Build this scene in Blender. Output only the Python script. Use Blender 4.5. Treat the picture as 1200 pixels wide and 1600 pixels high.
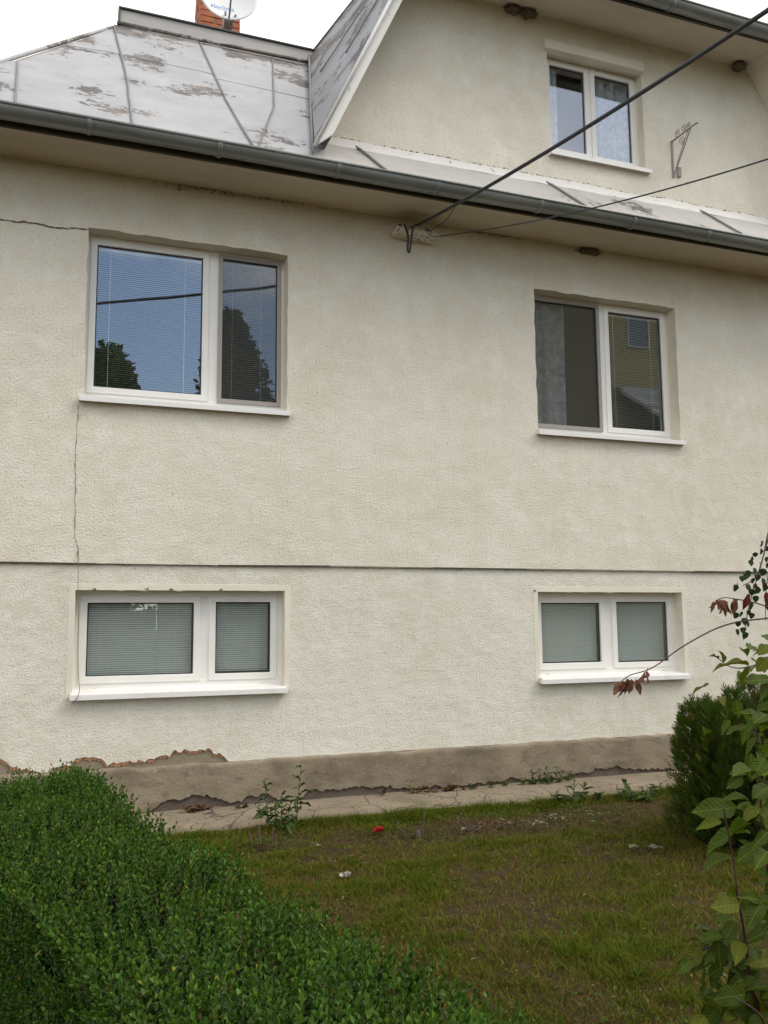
import bpy, math, random
import numpy as np
from mathutils import Vector, Matrix, noise as mnoise

for o in list(bpy.data.objects):
    bpy.data.objects.remove(o)
S = bpy.context.scene
COL = S.collection
R = math.radians
rng = np.random.default_rng(7)
random.seed(7)

# ------------------------------------------------------------------ camera
EYE = Vector((0.0, -7.0, 1.405))
cam_d = bpy.data.cameras.new('camera')
cam = bpy.data.objects.new('camera', cam_d)
COL.objects.link(cam)
S.camera = cam
cam_d.sensor_fit = 'VERTICAL'
cam_d.sensor_height = 24.0
cam_d.sensor_width = 18.0
cam_d.lens = 24.0 * 1399.83 / 1600.0
cam_d.clip_start = 0.05
cam_d.clip_end = 1000
fF = Vector((0.34629246, 0.93014948, 0.12207983))
fR = Vector((0.93749312, -0.34789748, -0.00860211))
fU = Vector((-0.03447002, -0.11742784, 0.99248301))
m = Matrix((fR, fU, -fF)).transposed().to_4x4()
m.translation = EYE
cam.matrix_world = m

# ------------------------------------------------------------------ sky, sun, exposure
SUN_EL, SUN_AZ = 52.0, 122.0           # azimuth: compass direction the light comes from, +y = 0
W = bpy.data.worlds.new('World')
S.world = W
W.use_nodes = True
wn, wl = W.node_tree.nodes, W.node_tree.links
wn.clear()
wo = wn.new('ShaderNodeOutputWorld')
wb = wn.new('ShaderNodeBackground')
wb.inputs['Strength'].default_value = 0.15
wl.new(wb.outputs[0], wo.inputs[0])
sky = wn.new('ShaderNodeTexSky')
sky.sky_type = 'NISHITA'
sky.sun_disc = False
sky.sun_elevation = R(SUN_EL)
sky.sun_rotation = R(SUN_AZ)
sky.air_density = 1.0
sky.dust_density = 1.2
tc = wn.new('ShaderNodeTexCoord')
sep = wn.new('ShaderNodeSeparateXYZ')
vr = wn.new('ShaderNodeVectorRotate'); vr.rotation_type = 'Z_AXIS'; vr.inputs['Angle'].default_value = R(185.6)
wl.new(tc.outputs['Generated'], vr.inputs['Vector'])
wl.new(vr.outputs[0], sep.inputs[0])
zc = wn.new('ShaderNodeMath'); zc.operation = 'MAXIMUM'; zc.inputs[1].default_value = 0.0
wl.new(sep.outputs['Z'], zc.inputs[0])
za = wn.new('ShaderNodeMath'); za.operation = 'ADD'; za.inputs[1].default_value = 0.22
wl.new(zc.outputs[0], za.inputs[0])
dx = wn.new('ShaderNodeMath'); dx.operation = 'DIVIDE'
dy = wn.new('ShaderNodeMath'); dy.operation = 'DIVIDE'
wl.new(sep.outputs['X'], dx.inputs[0]); wl.new(za.outputs[0], dx.inputs[1])
wl.new(sep.outputs['Y'], dy.inputs[0]); wl.new(za.outputs[0], dy.inputs[1])
cmb = wn.new('ShaderNodeCombineXYZ')
wl.new(dx.outputs[0], cmb.inputs[0]); wl.new(dy.outputs[0], cmb.inputs[1])
cmb.inputs[2].default_value = 6.77
n1 = wn.new('ShaderNodeTexNoise')
n1.inputs['Scale'].default_value = 1.15
n1.inputs['Detail'].default_value = 7
n1.inputs['Roughness'].default_value = 0.58
wl.new(cmb.outputs[0], n1.inputs['Vector'])
r1 = wn.new('ShaderNodeValToRGB')
r1.color_ramp.elements[0].position = 0.40
r1.color_ramp.elements[1].position = 0.56
wl.new(n1.outputs['Fac'], r1.inputs[0])
n2 = wn.new('ShaderNodeTexNoise')
n2.inputs['Scale'].default_value = 2.6
n2.inputs['Detail'].default_value = 5
wl.new(cmb.outputs[0], n2.inputs['Vector'])
r2 = wn.new('ShaderNodeValToRGB')
r2.color_ramp.elements[0].position = 0.3
r2.color_ramp.elements[1].position = 0.7
r2.color_ramp.elements[0].color = (6.9, 6.75, 6.35, 1)
r2.color_ramp.elements[1].color = (10.0, 9.75, 9.2, 1)
wl.new(n2.outputs['Fac'], r2.inputs[0])
mx = wn.new('ShaderNodeMix'); mx.data_type = 'RGBA'
wl.new(r1.outputs[0], mx.inputs['Factor'])
wl.new(sky.outputs[0], mx.inputs['A'])
wl.new(r2.outputs[0], mx.inputs['B'])
wl.new(mx.outputs['Result'], wb.inputs['Color'])

sd = bpy.data.lights.new('sun', 'SUN')
sd.energy = 1.1
sd.angle = R(28)
sd.color = (1.0, 0.93, 0.82)
sun = bpy.data.objects.new('sun', sd)
COL.objects.link(sun)
az = R(SUN_AZ)
to_sun = Vector((math.sin(az) * math.cos(R(SUN_EL)), math.cos(az) * math.cos(R(SUN_EL)), math.sin(R(SUN_EL))))
sun.rotation_euler = to_sun.to_track_quat('Z', 'Y').to_euler()
sun.location = (0, 0, 30)

S.view_settings.view_transform = 'Standard'
S.view_settings.look = 'None'
S.view_settings.gamma = 1.0
S.view_settings.exposure = 0.66
S.view_settings.use_curve_mapping = False
S.render.engine = 'CYCLES'
S.cycles.use_denoising = True
S.cycles.max_bounces = 6
S.cycles.transparent_max_bounces = 12
S.cycles.caustics_reflective = False
S.cycles.caustics_refractive = False


# ------------------------------------------------------------------ helpers
class MB:
    def __init__(s):
        s.v, s.f = [], []

    def quad(s, a, b, c, d):
        n = len(s.v); s.v += [tuple(a), tuple(b), tuple(c), tuple(d)]; s.f.append((n, n+1, n+2, n+3))

    def poly(s, pts):
        n = len(s.v); s.v += [tuple(p) for p in pts]; s.f.append(tuple(range(n, n+len(pts))))

    def hexa(s, p):            # p: 8 corners, bottom 4 then top 4 (ccw)
        n = len(s.v); s.v += [tuple(q) for q in p]
        for f in ((3, 2, 1, 0), (4, 5, 6, 7), (0, 1, 5, 4), (1, 2, 6, 5), (2, 3, 7, 6), (3, 0, 4, 7)):
            s.f.append(tuple(n+i for i in f))

    def box(s, x0, x1, y0, y1, z0, z1):
        s.hexa([(x0, y0, z0), (x1, y0, z0), (x1, y1, z0), (x0, y1, z0),
                (x0, y0, z1), (x1, y0, z1), (x1, y1, z1), (x0, y1, z1)])

    def ring(s, o, i, yf, yb):       # mitred rectangular frame; o,i = (x0,x1,z0,z1)
        def c(r, y): return [(r[0], y, r[2]), (r[1], y, r[2]), (r[1], y, r[3]), (r[0], y, r[3])]
        n = len(s.v); s.v += c(o, yf) + c(i, yf) + c(o, yb) + c(i, yb)
        for k in range(4):
            l = (k+1) % 4
            s.f += [(n+k, n+l, n+4+l, n+4+k), (n+8+l, n+8+k, n+12+k, n+12+l),
                    (n+l, n+k, n+8+k, n+8+l), (n+4+k, n+4+l, n+12+l, n+12+k)]

    def tube(s, pts, r, k=8, caps=True):
        pts = [Vector(p) for p in pts]
        if not isinstance(r, (list, tuple)): r = [r]*len(pts)
        n0 = len(s.v); up = None
        for i, p in enumerate(pts):
            t = (pts[min(i+1, len(pts)-1)] - pts[max(i-1, 0)]).normalized()
            if up is None:
                up = Vector((0, 0, 1)) if abs(t.z) < .9 else Vector((1, 0, 0))
            a = t.cross(up).normalized(); b = a.cross(t).normalized(); up = b
            for j in range(k):
                q = 2*math.pi*j/k
                s.v.append(tuple(p + (a*math.cos(q) + b*math.sin(q))*r[i]))
        for i in range(len(pts)-1):
            for j in range(k):
                l = (j+1) % k
                s.f.append((n0+i*k+j, n0+i*k+l, n0+(i+1)*k+l, n0+(i+1)*k+j))
        if caps:
            s.f.append(tuple(n0+j for j in range(k))[::-1])
            s.f.append(tuple(n0+(len(pts)-1)*k+j for j in range(k)))

    def mesh(s, name):
        me = bpy.data.meshes.new(name); me.from_pydata(s.v, [], s.f); me.update(); return me

    def build(s, name, mt, parent=None, smooth=False, bevel=0):
        return add(name, s.mesh(name), mt, parent, smooth, bevel)


def add(name, me, mt, parent=None, smooth=False, bevel=0):
    if mt is not None:
        me.materials.clear(); me.materials.append(mt)
    if smooth:
        me.polygons.foreach_set('use_smooth', [True]*len(me.polygons))
    o = bpy.data.objects.new(name, me)
    COL.objects.link(o)
    if parent is not None:
        o.parent = parent
    if bevel:
        b = o.modifiers.new('bevel', 'BEVEL'); b.width = bevel; b.segments = 2; b.limit_method = 'ANGLE'
    return o


def np_mesh(name, V, F, col=None):
    me = bpy.data.meshes.new(name)
    V = np.asarray(V, np.float32); F = np.asarray(F, np.int32)
    me.vertices.add(len(V)); me.vertices.foreach_set('co', V.ravel())
    k = F.shape[1]
    me.loops.add(F.size); me.loops.foreach_set('vertex_index', F.ravel())
    me.polygons.add(len(F))
    me.polygons.foreach_set('loop_start', np.arange(0, F.size, k, dtype=np.int32))
    me.update(calc_edges=True)
    if col is not None:
        a = me.color_attributes.new('Col', 'FLOAT_COLOR', 'POINT')
        c4 = np.ones((len(V), 4), np.float32); c4[:, :3] = col
        a.data.foreach_set('color', c4.ravel())
    me.validate()
    return me


def tag(o, label=None, cat=None, group=None, kind=None):
    if label: o['label'] = label
    if cat: o['category'] = cat
    if group: o['group'] = group
    if kind: o['kind'] = kind
    return o


def empty(name, loc=(0, 0, 0)):
    o = bpy.data.objects.new(name, None); COL.objects.link(o); o.location = loc
    o.empty_display_size = .1
    return o


def put(me, name, loc, axis, normal, scale, parent=None):
    """copy of a mesh whose +x is its length and +z its upper side"""
    o = bpy.data.objects.new(name, me); COL.objects.link(o)
    a = Vector(axis).normalized(); n = Vector(normal)
    n = n - a*n.dot(a)
    if n.length < 1e-4: n = Vector((0.3, 0.2, 1)) - a*a.z
    n.normalize(); s_ = n.cross(a)
    mm = Matrix((a, s_, n)).transposed()
    if isinstance(scale, (int, float)): scale = (scale,)*3
    mm = mm @ Matrix.Diagonal(scale)
    M4 = mm.to_4x4(); M4.translation = Vector(loc)
    if parent is not None:
        o.parent = parent
        M4 = Matrix.Translation(-parent.location) @ M4
    o.matrix_local = M4
    return o


def smooth_noise(n, width, amp, seed):
    g = np.random.default_rng(seed)
    a = g.normal(size=n+4*width)
    k = np.hanning(2*width+1); k /= np.sqrt((k**2).sum())
    return (np.convolve(a, k, 'same')[2*width:2*width+n])*amp


# ------------------------------------------------------------------ materials
class NT:
    def __init__(s, name):
        s.m = bpy.data.materials.new(name); s.m.use_nodes = True
        s.t = s.m.node_tree; s.n = s.t.nodes; s.l = s.t.links
        s.p = s.n['Principled BSDF']; s.out = s.n['Material Output']
        s.tc = None

    def co(s, scale=1.0):
        if s.tc is None: s.tc = s.n.new('ShaderNodeTexCoord')
        if isinstance(scale, (tuple, list)):
            mp = s.n.new('ShaderNodeMapping'); mp.inputs['Scale'].default_value = scale
            s.l.new(s.tc.outputs['Object'], mp.inputs[0]); return mp.outputs[0]
        return s.tc.outputs['Object']

    def noise(s, scale, detail=4, rough=.55, vec=None, dist=0.0):
        n = s.n.new('ShaderNodeTexNoise')
        n.inputs['Scale'].default_value = scale; n.inputs['Detail'].default_value = detail
        n.inputs['Roughness'].default_value = rough; n.inputs['Distortion'].default_value = dist
        s.l.new(vec if vec is not None else s.co(), n.inputs['Vector'])
        return n.outputs['Fac']

    def voro(s, scale, feature='F1', vec=None):
        n = s.n.new('ShaderNodeTexVoronoi'); n.feature = feature
        n.inputs['Scale'].default_value = scale
        s.l.new(vec if vec is not None else s.co(), n.inputs['Vector'])
        return n.outputs['Distance']

    def ramp(s, fac, stops):
        r = s.n.new('ShaderNodeValToRGB'); e = r.color_ramp.elements
        while len(e) < len(stops): e.new(0.5)
        for i, (p, c) in enumerate(stops):
            e[i].position = p
            e[i].color = (c, c, c, 1) if isinstance(c, (int, float)) else (*c, 1)
        s.l.new(fac, r.inputs[0]); return r.outputs[0]

    def mix(s, fac, a, b, mode='MIX'):
        n = s.n.new('ShaderNodeMix'); n.data_type = 'RGBA'; n.blend_type = mode
        for sock, val in ((n.inputs['Factor'], fac), (n.inputs['A'], a), (n.inputs['B'], b)):
            if isinstance(val, (int, float)): sock.default_value = val
            elif isinstance(val, (tuple, list)): sock.default_value = (*val, 1)
            else: s.l.new(val, sock)
        return n.outputs['Result']

    def math(s, op, a, b=0.0):
        n = s.n.new('ShaderNodeMath'); n.operation = op
        for sock, val in ((n.inputs[0], a), (n.inputs[1], b)):
            if isinstance(val, (int, float)): sock.default_value = val
            else: s.l.new(val, sock)
        return n.outputs[0]

    def attr(s, name='Col'):
        n = s.n.new('ShaderNodeAttribute'); n.attribute_name = name; return n.outputs['Color']

    def base(s, c):
        if isinstance(c, (tuple, list)): s.p.inputs['Base Color'].default_value = (*c, 1)
        else: s.l.new(c, s.p.inputs['Base Color'])
        return s

    def rough(s, r):
        if isinstance(r, (int, float)): s.p.inputs['Roughness'].default_value = r
        else: s.l.new(r, s.p.inputs['Roughness'])
        return s

    def bump(s, h, strength=.5, dist=.01):
        b = s.n.new('ShaderNodeBump'); b.inputs['Strength'].default_value = strength
        b.inputs['Distance'].default_value = dist
        s.l.new(h, b.inputs['Height']); s.l.new(b.outputs[0], s.p.inputs['Normal']); return s


def stucco(name, c1, c2, c3, bs=.7):
    t = NT(name)
    big = t.noise(0.9, 5, .6)
    mid = t.noise(4.5, 5, .65)
    col = t.mix(t.ramp(big, [(.35, 0), (.68, 1)]), c1, c2)
    col = t.mix(t.ramp(mid, [(.45, 0), (.72, .8)]), col, c3)
    # rain streaks, thin and vertical
    st = t.noise(3.0, 4, .6, t.co((3.2, 1, .35)))
    col = t.mix(t.ramp(st, [(.58, 0), (.78, .25)]), col, tuple(.75*x for x in c1))
    col = t.mix(t.ramp(t.noise(1.5, 6, .7), [(.58, 0), (.70, .55)]), col, tuple(min(1, 1.10*x) for x in c3))
    grain = t.noise(58, 4, .7)
    col = t.mix(t.ramp(grain, [(.30, .5), (.46, 0)]), col, tuple(.5*x for x in c1))
    col = t.mix(t.ramp(grain, [(.55, 0), (.72, .35)]), col, tuple(min(1, 1.18*x) for x in c3))
    sp = t.voro(11)
    col = t.mix(t.ramp(sp, [(.030, .8), (.055, 0)]), col, (.12, .1, .08))
    t.base(col).rough(.95)
    patch = t.ramp(t.noise(2.3, 4, .6), [(.3, .55), (.65, 1.0)])
    lump = t.voro(80)
    h = t.math('MULTIPLY', patch, t.math('ADD', t.math('MULTIPLY', grain, 1.3), t.math('MULTIPLY', lump, .5)))
    t.bump(h, bs, .02)
    return t.m


M = {}
M['stucco_up'] = stucco('stucco_upper', (.675, .625, .515), (.75, .71, .61), (.79, .76, .68), .42)
M['stucco_low'] = stucco('stucco_lower', (.66, .62, .52), (.73, .705, .62), (.77, .75, .68), .38)
t = NT('smooth_plaster')
t.base(t.mix(t.ramp(t.noise(4, 5), [(.3, 0), (.7, 1)]), (.70, .655, .545), (.76, .72, .62))).rough(.85)
t.bump(t.noise(60, 4), .25, .004); M['plaster'] = t.m
t = NT('reveal_plaster')
t.base(t.mix(t.ramp(t.noise(6, 5), [(.3, 0), (.7, 1)]), (.66, .61, .49), (.74, .70, .59))).rough(.85)
t.bump(t.noise(50, 4), .3, .004); M['reveal'] = t.m
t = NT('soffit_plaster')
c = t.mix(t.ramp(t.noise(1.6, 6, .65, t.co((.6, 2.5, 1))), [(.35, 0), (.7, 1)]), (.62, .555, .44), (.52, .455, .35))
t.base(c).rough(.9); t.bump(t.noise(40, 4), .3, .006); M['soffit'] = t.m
t = NT('white_plastic')
t.base(t.mix(t.ramp(t.noise(3, 5), [(.45, 0), (.8, .5)]), (.80, .79, .76), (.70, .68, .62))).rough(.38); M['pvc'] = t.m
t = NT('dark_gasket'); t.base((.03, .03, .03)).rough(.6); M['gasket'] = t.m
t = NT('sill_metal')
t.base(t.mix(t.ramp(t.noise(9, 6), [(.55, 0), (.8, .5)]), (.80, .79, .77), (.58, .54, .46))).rough(.42); M['sill'] = t.m
t = NT('blind_slats'); t.base((.86, .86, .84)).rough(.45); M['blind'] = t.m
t = NT('grey_green_blind'); t.base((.76, .77, .75)).rough(.5); M['blind_low'] = t.m
t = NT('screen_frame'); t.base((.33, .30, .27)).rough(.5); M['screenframe'] = t.m
t = NT('curtain')
t.base(t.mix(t.ramp(t.noise(16, 5, .7), [(.35, 0), (.65, 1)]), (.72, .69, .74), (.40, .38, .44))).rough(.9); M['curtain'] = t.m
t = NT('interior_paint'); t.base((.22, .20, .17)).rough(.9); M['inside'] = t.m


def glass_mat(name, ior):
    t = NT(name); t.n.remove(t.p)
    tr = t.n.new('ShaderNodeBsdfTransparent'); tr.inputs[0].default_value = (.91, .945, .94, 1)
    gl = t.n.new('ShaderNodeBsdfGlossy'); gl.inputs['Roughness'].default_value = 0.0
    gl.inputs['Color'].default_value = (.97, .98, 1, 1)
    lw = t.n.new('ShaderNodeLayerWeight'); lw.inputs['Blend'].default_value = .5
    fac = t.math('ADD', t.math('MULTIPLY', t.math('POWER', lw.outputs['Facing'], 5.0), 1-ior), ior)
    # very slight float-glass waviness
    bp = t.n.new('ShaderNodeBump'); bp.inputs['Strength'].default_value = .012; bp.inputs['Distance'].default_value = .02
    t.l.new(t.noise(2.2, 1), bp.inputs['Height']); t.l.new(bp.outputs[0], gl.inputs['Normal'])
    ms = t.n.new('ShaderNodeMixShader')
    t.l.new(fac, ms.inputs[0]); t.l.new(tr.outputs[0], ms.inputs[1]); t.l.new(gl.outputs[0], ms.inputs[2])
    t.l.new(ms.outputs[0], t.out.inputs['Surface'])
    return t.m


M['glass'] = glass_mat('window_glass', .135)
t = NT('fly_net'); t.p.inputs['Base Color'].default_value = (.05, .05, .05, 1)
tr = t.n.new('ShaderNodeBsdfTransparent'); ms = t.n.new('ShaderNodeMixShader'); ms.inputs[0].default_value = .34
t.l.new(tr.outputs[0], ms.inputs[1]); t.l.new(t.p.outputs[0], ms.inputs[2]); t.l.new(ms.outputs[0], t.out.inputs['Surface'])
M['net'] = t.m

# painted sheet metal with flaking patches
def sheet_mat(name, a, b, thr):
    t = NT(name)
    sheet = t.mix(t.ramp(t.noise(2.2, 6, .6), [(.3, 0), (.75, 1)]), a, b)
    sheet = t.mix(t.ramp(t.noise(6, 6, .7), [(.5, 0), (.8, .5)]), sheet, tuple(.75*x for x in a))
    zone = t.noise(1.7, 2, .5)
    flk = t.noise(13, 9, .74, dist=.2)
    v = t.math('ADD', t.math('MULTIPLY', flk, .55), t.math('MULTIPLY', zone, .75))
    msk = t.ramp(v, [(thr, 0), (thr+.018, 1)])
    halo = t.ramp(v, [(thr-.07, 0), (thr, .35)])
    flcol = t.mix(t.ramp(t.noise(4, 3), [(.45, 0), (.6, 1)]), (.115, .108, .105), (.20, .175, .15))
    c = t.mix(halo, sheet, (.30, .28, .27))
    t.base(t.mix(msk, c, flcol)).rough(t.mix(msk, (.5,)*3, (.8,)*3))
    t.bump(t.mix(msk, t.noise(3.5, 4), (0, 0, 0)), .35, .012)
    return t.m


M['sheet'] = sheet_mat('painted_sheet_metal', (.30, .30, .305), (.40, .40, .405), .697)
M['sheet_shaded'] = sheet_mat('shaded_sheet_metal', (.24, .235, .235), (.33, .325, .32), .685)  # darker copy of the sheet, paints the shading of the left gable slope
M['sheet_strip'] = sheet_mat('strip_sheet_metal', (.38, .37, .35), (.46, .45, .43), .80)
t = NT('whitish_flashing')
fl = t.ramp(t.noise(9, 7, .7), [(.60, 0), (.66, .9)])
t.base(t.mix(fl, t.mix(t.noise(3, 4), (.62, .60, .56), (.72, .71, .69)), (.24, .21, .18))).rough(.5)
t.bump(t.noise(9, 4), .3, .008); M['flashing'] = t.m
t = NT('dark_seam'); t.base(t.mix(t.noise(6, 6), (.13, .12, .115), (.30, .29, .28))).rough(.6); M['seam'] = t.m
t = NT('ridge_metal'); t.base(t.mix(t.noise(4, 5), (.36, .34, .32), (.46, .44, .42))).rough(.5); M['ridge'] = t.m
t = NT('dark_metal_edge'); t.base((.07, .075, .075)).rough(.55); M['dark'] = t.m
t = NT('gutter_metal')
g = t.mix(t.ramp(t.noise(2.6, 6, .6, t.co((.6, 3, 3))), [(.3, 0), (.7, 1)]), (.17, .185, .175), (.27, .285, .27))
t.base(g).rough(.40); t.p.inputs['Metallic'].default_value = .35
t.bump(t.noise(8, 4), .12, .01); M['gutter'] = t.m
t = NT('dark_fascia'); t.base(t.mix(t.noise(7, 6), (.035, .03, .027), (.09, .075, .06))).rough(.9); M['fascia'] = t.m  # near-black brown for the boards behind the gutters

t = NT('plinth_render')
c = t.mix(t.ramp(t.noise(2.2, 6, .65), [(.36, 0), (.62, 1)]), (.175, .138, .095), (.285, .232, .165))
c = t.mix(t.ramp(t.noise(9, 7, .7, t.co((.5, 1, 1.6))), [(.5, 0), (.75, .8)]), c, (.31, .265, .20))
c = t.mix(t.ramp(t.noise(4.2, 8, .78, t.co((1, 1, 1.8))), [(.52, 0), (.62, .6)]), c, (.12, .095, .068))
c = t.mix(t.ramp(t.noise(26, 5, .7), [(.64, 0), (.70, .7)]), c, (.46, .42, .36))
t.base(c).rough(.92); t.bump(t.noise(34, 6, .7), .7, .012); M['plinth'] = t.m
t = NT('plinth_core'); c = t.mix(t.noise(8, 6, .7), (.085, .065, .052), (.17, .135, .108))
t.base(c).rough(.95); t.bump(t.noise(22, 6, .7), .9, .02); M['core'] = t.m
t = NT('bare_orange_plaster'); c = t.mix(t.noise(14, 6, .7), (.42, .19, .09), (.55, .30, .17))
t.base(c).rough(.95); t.bump(t.noise(50, 5, .7), .6, .01); M['orange'] = t.m
t = NT('grey_brown_plaster'); c = t.mix(t.noise(12, 6, .7), (.20, .165, .115), (.31, .265, .19))
t.base(c).rough(.95); t.bump(t.noise(40, 5, .7), .6, .01); M['undercoat'] = t.m
t = NT('concrete')
c = t.mix(t.ramp(t.noise(1.8, 6, .65), [(.3, 0), (.7, 1)]), (.20, .16, .108), (.29, .24, .17))
c = t.mix(t.ramp(t.noise(9, 7, .7), [(.52, 0), (.72, .7)]), c, (.17, .135, .09))
c = t.mix(t.ramp(t.noise(3.2, 7, .75), [(.54, 0), (.66, .8)]), c, (.10, .088, .05))
ck = t.voro(2.3, 'DISTANCE_TO_EDGE', t.mix(.16, t.co(), t.noise(3, 5)))
c = t.mix(t.ramp(ck, [(.004, .85), (.012, 0)]), c, (.05, .04, .028))
t.base(c).rough(.92); t.bump(t.noise(20, 7, .7), .9, .025); M['concrete'] = t.m
t = NT('soil_and_thatch')
c = t.mix(t.ramp(t.noise(1.1, 5, .6), [(.38, 0), (.62, 1)]), (.085, .055, .028), (.075, .062, .020))
c = t.mix(t.ramp(t.noise(14, 6, .7), [(.45, 0), (.7, .9)]), c, (.13, .088, .048))
c = t.mix(t.ramp(t.noise(70, 4, .7), [(.35, .8), (.55, 0)]), c, (.016, .011, .007))
t.base(c).rough(1.0); t.p.inputs['Specular IOR Level'].default_value = .1
t.bump(t.noise(45, 6, .75), 1.0, .03); M['soil'] = t.m
t = NT('brick'); c = t.mix(t.ramp(t.noise(9, 5), [(.3, 0), (.7, 1)]), (.34, .10, .05), (.46, .17, .085))
t.base(c).rough(.9); t.bump(t.noise(60, 4), .5, .006); M['brick'] = t.m
t = NT('mortar'); t.base((.36, .27, .20)).rough(.95); M['mortar'] = t.m
t = NT('dish_paint'); t.base(t.mix(t.noise(5, 4), (.66, .66, .66), (.74, .74, .74))).rough(.4); M['dish'] = t.m
t = NT('light_blue_print'); t.base((.27, .43, .68)).rough(.5); M['print'] = t.m
t = NT('galvanised'); t.base(t.mix(t.noise(14, 4), (.26, .26, .26), (.4, .4, .4))).rough(.5); t.p.inputs['Metallic'].default_value = .6; M['galv'] = t.m
t = NT('rusty_iron'); t.base(t.mix(t.noise(18, 5), (.20, .17, .15), (.36, .34, .32))).rough(.7); M['iron'] = t.m
t = NT('black_cable'); t.base((.022, .022, .024)).rough(.55); M['cable'] = t.m
t = NT('brown_cord'); t.base((.24, .17, .10)).rough(.8); M['cord'] = t.m
t = NT('flaking_white_beam')
c = t.mix(t.ramp(t.noise(26, 6, .7), [(.52, 0), (.58, 1)]), (.68, .64, .58), (.30, .22, .17))
t.base(c).rough(.85); t.bump(t.noise(30, 5), .6, .01); M['beam'] = t.m
t = NT('dark_mud'); c = t.mix(t.noise(30, 6, .75), (.10, .08, .055), (.36, .30, .22))
t.base(c).rough(1); t.bump(t.noise(50, 6, .8), 1, .03); M['mud'] = t.m
t = NT('crack_and_shade'); t.base((.09, .07, .055)).rough(1); M['crack_and_shade'] = t.m  # for real wall cracks and the painted shadow line at the storey step


def leaf_mat(name, rough=.45, transl=.25, spec=.5, noise_s=30):
    t = NT(name)
    c = t.attr()
    c = t.mix(t.ramp(t.noise(noise_s, 3), [(.3, 0), (.8, .35)]), c, t.mix(1.0, c, (.5, .55, .4), 'MULTIPLY'))
    t.base(c).rough(rough); t.p.inputs['Specular IOR Level'].default_value = spec
    if transl:
        tl = t.n.new('ShaderNodeBsdfTranslucent')
        t.l.new(t.mix(1.0, c, (1.0, 1.1, .5), 'MULTIPLY'), tl.inputs[0])
        ms = t.n.new('ShaderNodeMixShader'); ms.inputs[0].default_value = transl
        t.l.new(t.p.outputs[0], ms.inputs[1]); t.l.new(tl.outputs[0], ms.inputs[2])
        t.l.new(ms.outputs[0], t.out.inputs['Surface'])
    return t.m


M['hedge'] = leaf_mat('hedge_leaf', .42, .22, .16)
M['needle'] = leaf_mat('conifer_leaf', .6, .15, .1)
M['grass'] = leaf_mat('grass_blade', .7, .25, .08)
M['far'] = leaf_mat('tree_leaf', .6, .2, .3, 3)


def plain_leaf(name, c1, c2, rough=.45, transl=.25, scale=22):
    t = NT(name)
    oi = t.n.new('ShaderNodeObjectInfo')
    c = t.mix(t.ramp(t.noise(scale, 4), [(.3, 0), (.75, 1)]), c1, c2)
    c = t.mix(t.math('MULTIPLY', oi.outputs['Random'], .55), c, tuple(.62*x for x in c1))
    sx_ = t.n.new('ShaderNodeSeparateXYZ'); t.l.new(t.co(), sx_.inputs[0])
    ay = t.math('ABSOLUTE', sx_.outputs['Y'])
    rib = t.ramp(ay, [(.006, .55), (.022, 0)])
    c = t.mix(rib, c, tuple(min(1, 1.9*x) for x in c2))
    vein = t.math('SINE', t.math('MULTIPLY', t.math('SUBTRACT', sx_.outputs['X'], t.math('MULTIPLY', ay, .8)), 52.0))
    c = t.mix(t.ramp(vein, [(.86, 0), (.99, .10)]), c, tuple(min(1, 1.6*x) for x in c2))
    # brown bitten margins and spots on some leaves
    spot = t.math('ADD', t.noise(5, 5, .7), t.math('MULTIPLY', oi.outputs['Random'], .12))
    c = t.mix(t.ramp(spot, [(.70, 0), (.73, .8)]), c, (.10, .055, .02))
    t.bump(t.math('ADD', vein, t.math('MULTIPLY', rib, 3.0)), .25, .01)
    t.base(c).rough(rough); t.p.inputs['Specular IOR Level'].default_value = .16
    if transl:
        tl = t.n.new('ShaderNodeBsdfTranslucent'); t.l.new(t.mix(1.0, c, (1.0, 1.1, .5), 'MULTIPLY'), tl.inputs[0])
        ms = t.n.new('ShaderNodeMixShader'); ms.inputs[0].default_value = transl
        t.l.new(t.p.outputs[0], ms.inputs[1]); t.l.new(tl.outputs[0], ms.inputs[2])
        t.l.new(ms.outputs[0], t.out.inputs['Surface'])
    return t.m


M['leaf'] = plain_leaf('broad_leaf', (.055, .090, .008), (.090, .130, .013), .5, .35)
M['leaf_yellow'] = plain_leaf('broad_leaf_yellowish', (.145, .155, .014), (.095, .12, .014), .55, .3)
M['leaf_dark'] = plain_leaf('small_dark_leaf', (.022, .042, .015), (.036, .06, .022), .45, .25)
M['leaf_brown'] = plain_leaf('withered_leaf', (.16, .055, .035), (.27, .13, .08), .7, .1)
M['leaf_red'] = plain_leaf('reddened_leaf', (.20, .025, .02), (.13, .03, .02), .6, .15)
M['leaf_weed'] = plain_leaf('weed_leaf', (.045, .080, .020), (.075, .115, .032), .6, .25)
M['leaf_pale'] = plain_leaf('pale_dry_leaf', (.19, .195, .135), (.11, .125, .07), .7, .1)
M['weed_brown'] = plain_leaf('dry_weed', (.17, .075, .04), (.12, .09, .04), .8, .1)
t = NT('bark'); t.base(t.mix(t.noise(20, 5), (.06, .04, .03), (.12, .085, .065))).rough(.9); M['bark'] = t.m
t = NT('green_stem'); t.base((.08, .11, .035)).rough(.6); M['stem'] = t.m
t = NT('red_brown_twig'); t.base((.075, .03, .028)).rough(.6); M['twig'] = t.m
t = NT('red_petal'); t.base((.50, .02, .022)).rough(.5); M['red'] = t.m
t = NT('white_petal'); t.base((.42, .41, .35)).rough(.8); M['whitebit'] = t.m
t = NT('dark_core_fill'); t.base((.010, .014, .006)).rough(1); t.p.inputs['Specular IOR Level'].default_value = 0.0; M['hedgecore'] = t.m  # near-black fill standing in for shade deep inside the foliage

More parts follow.
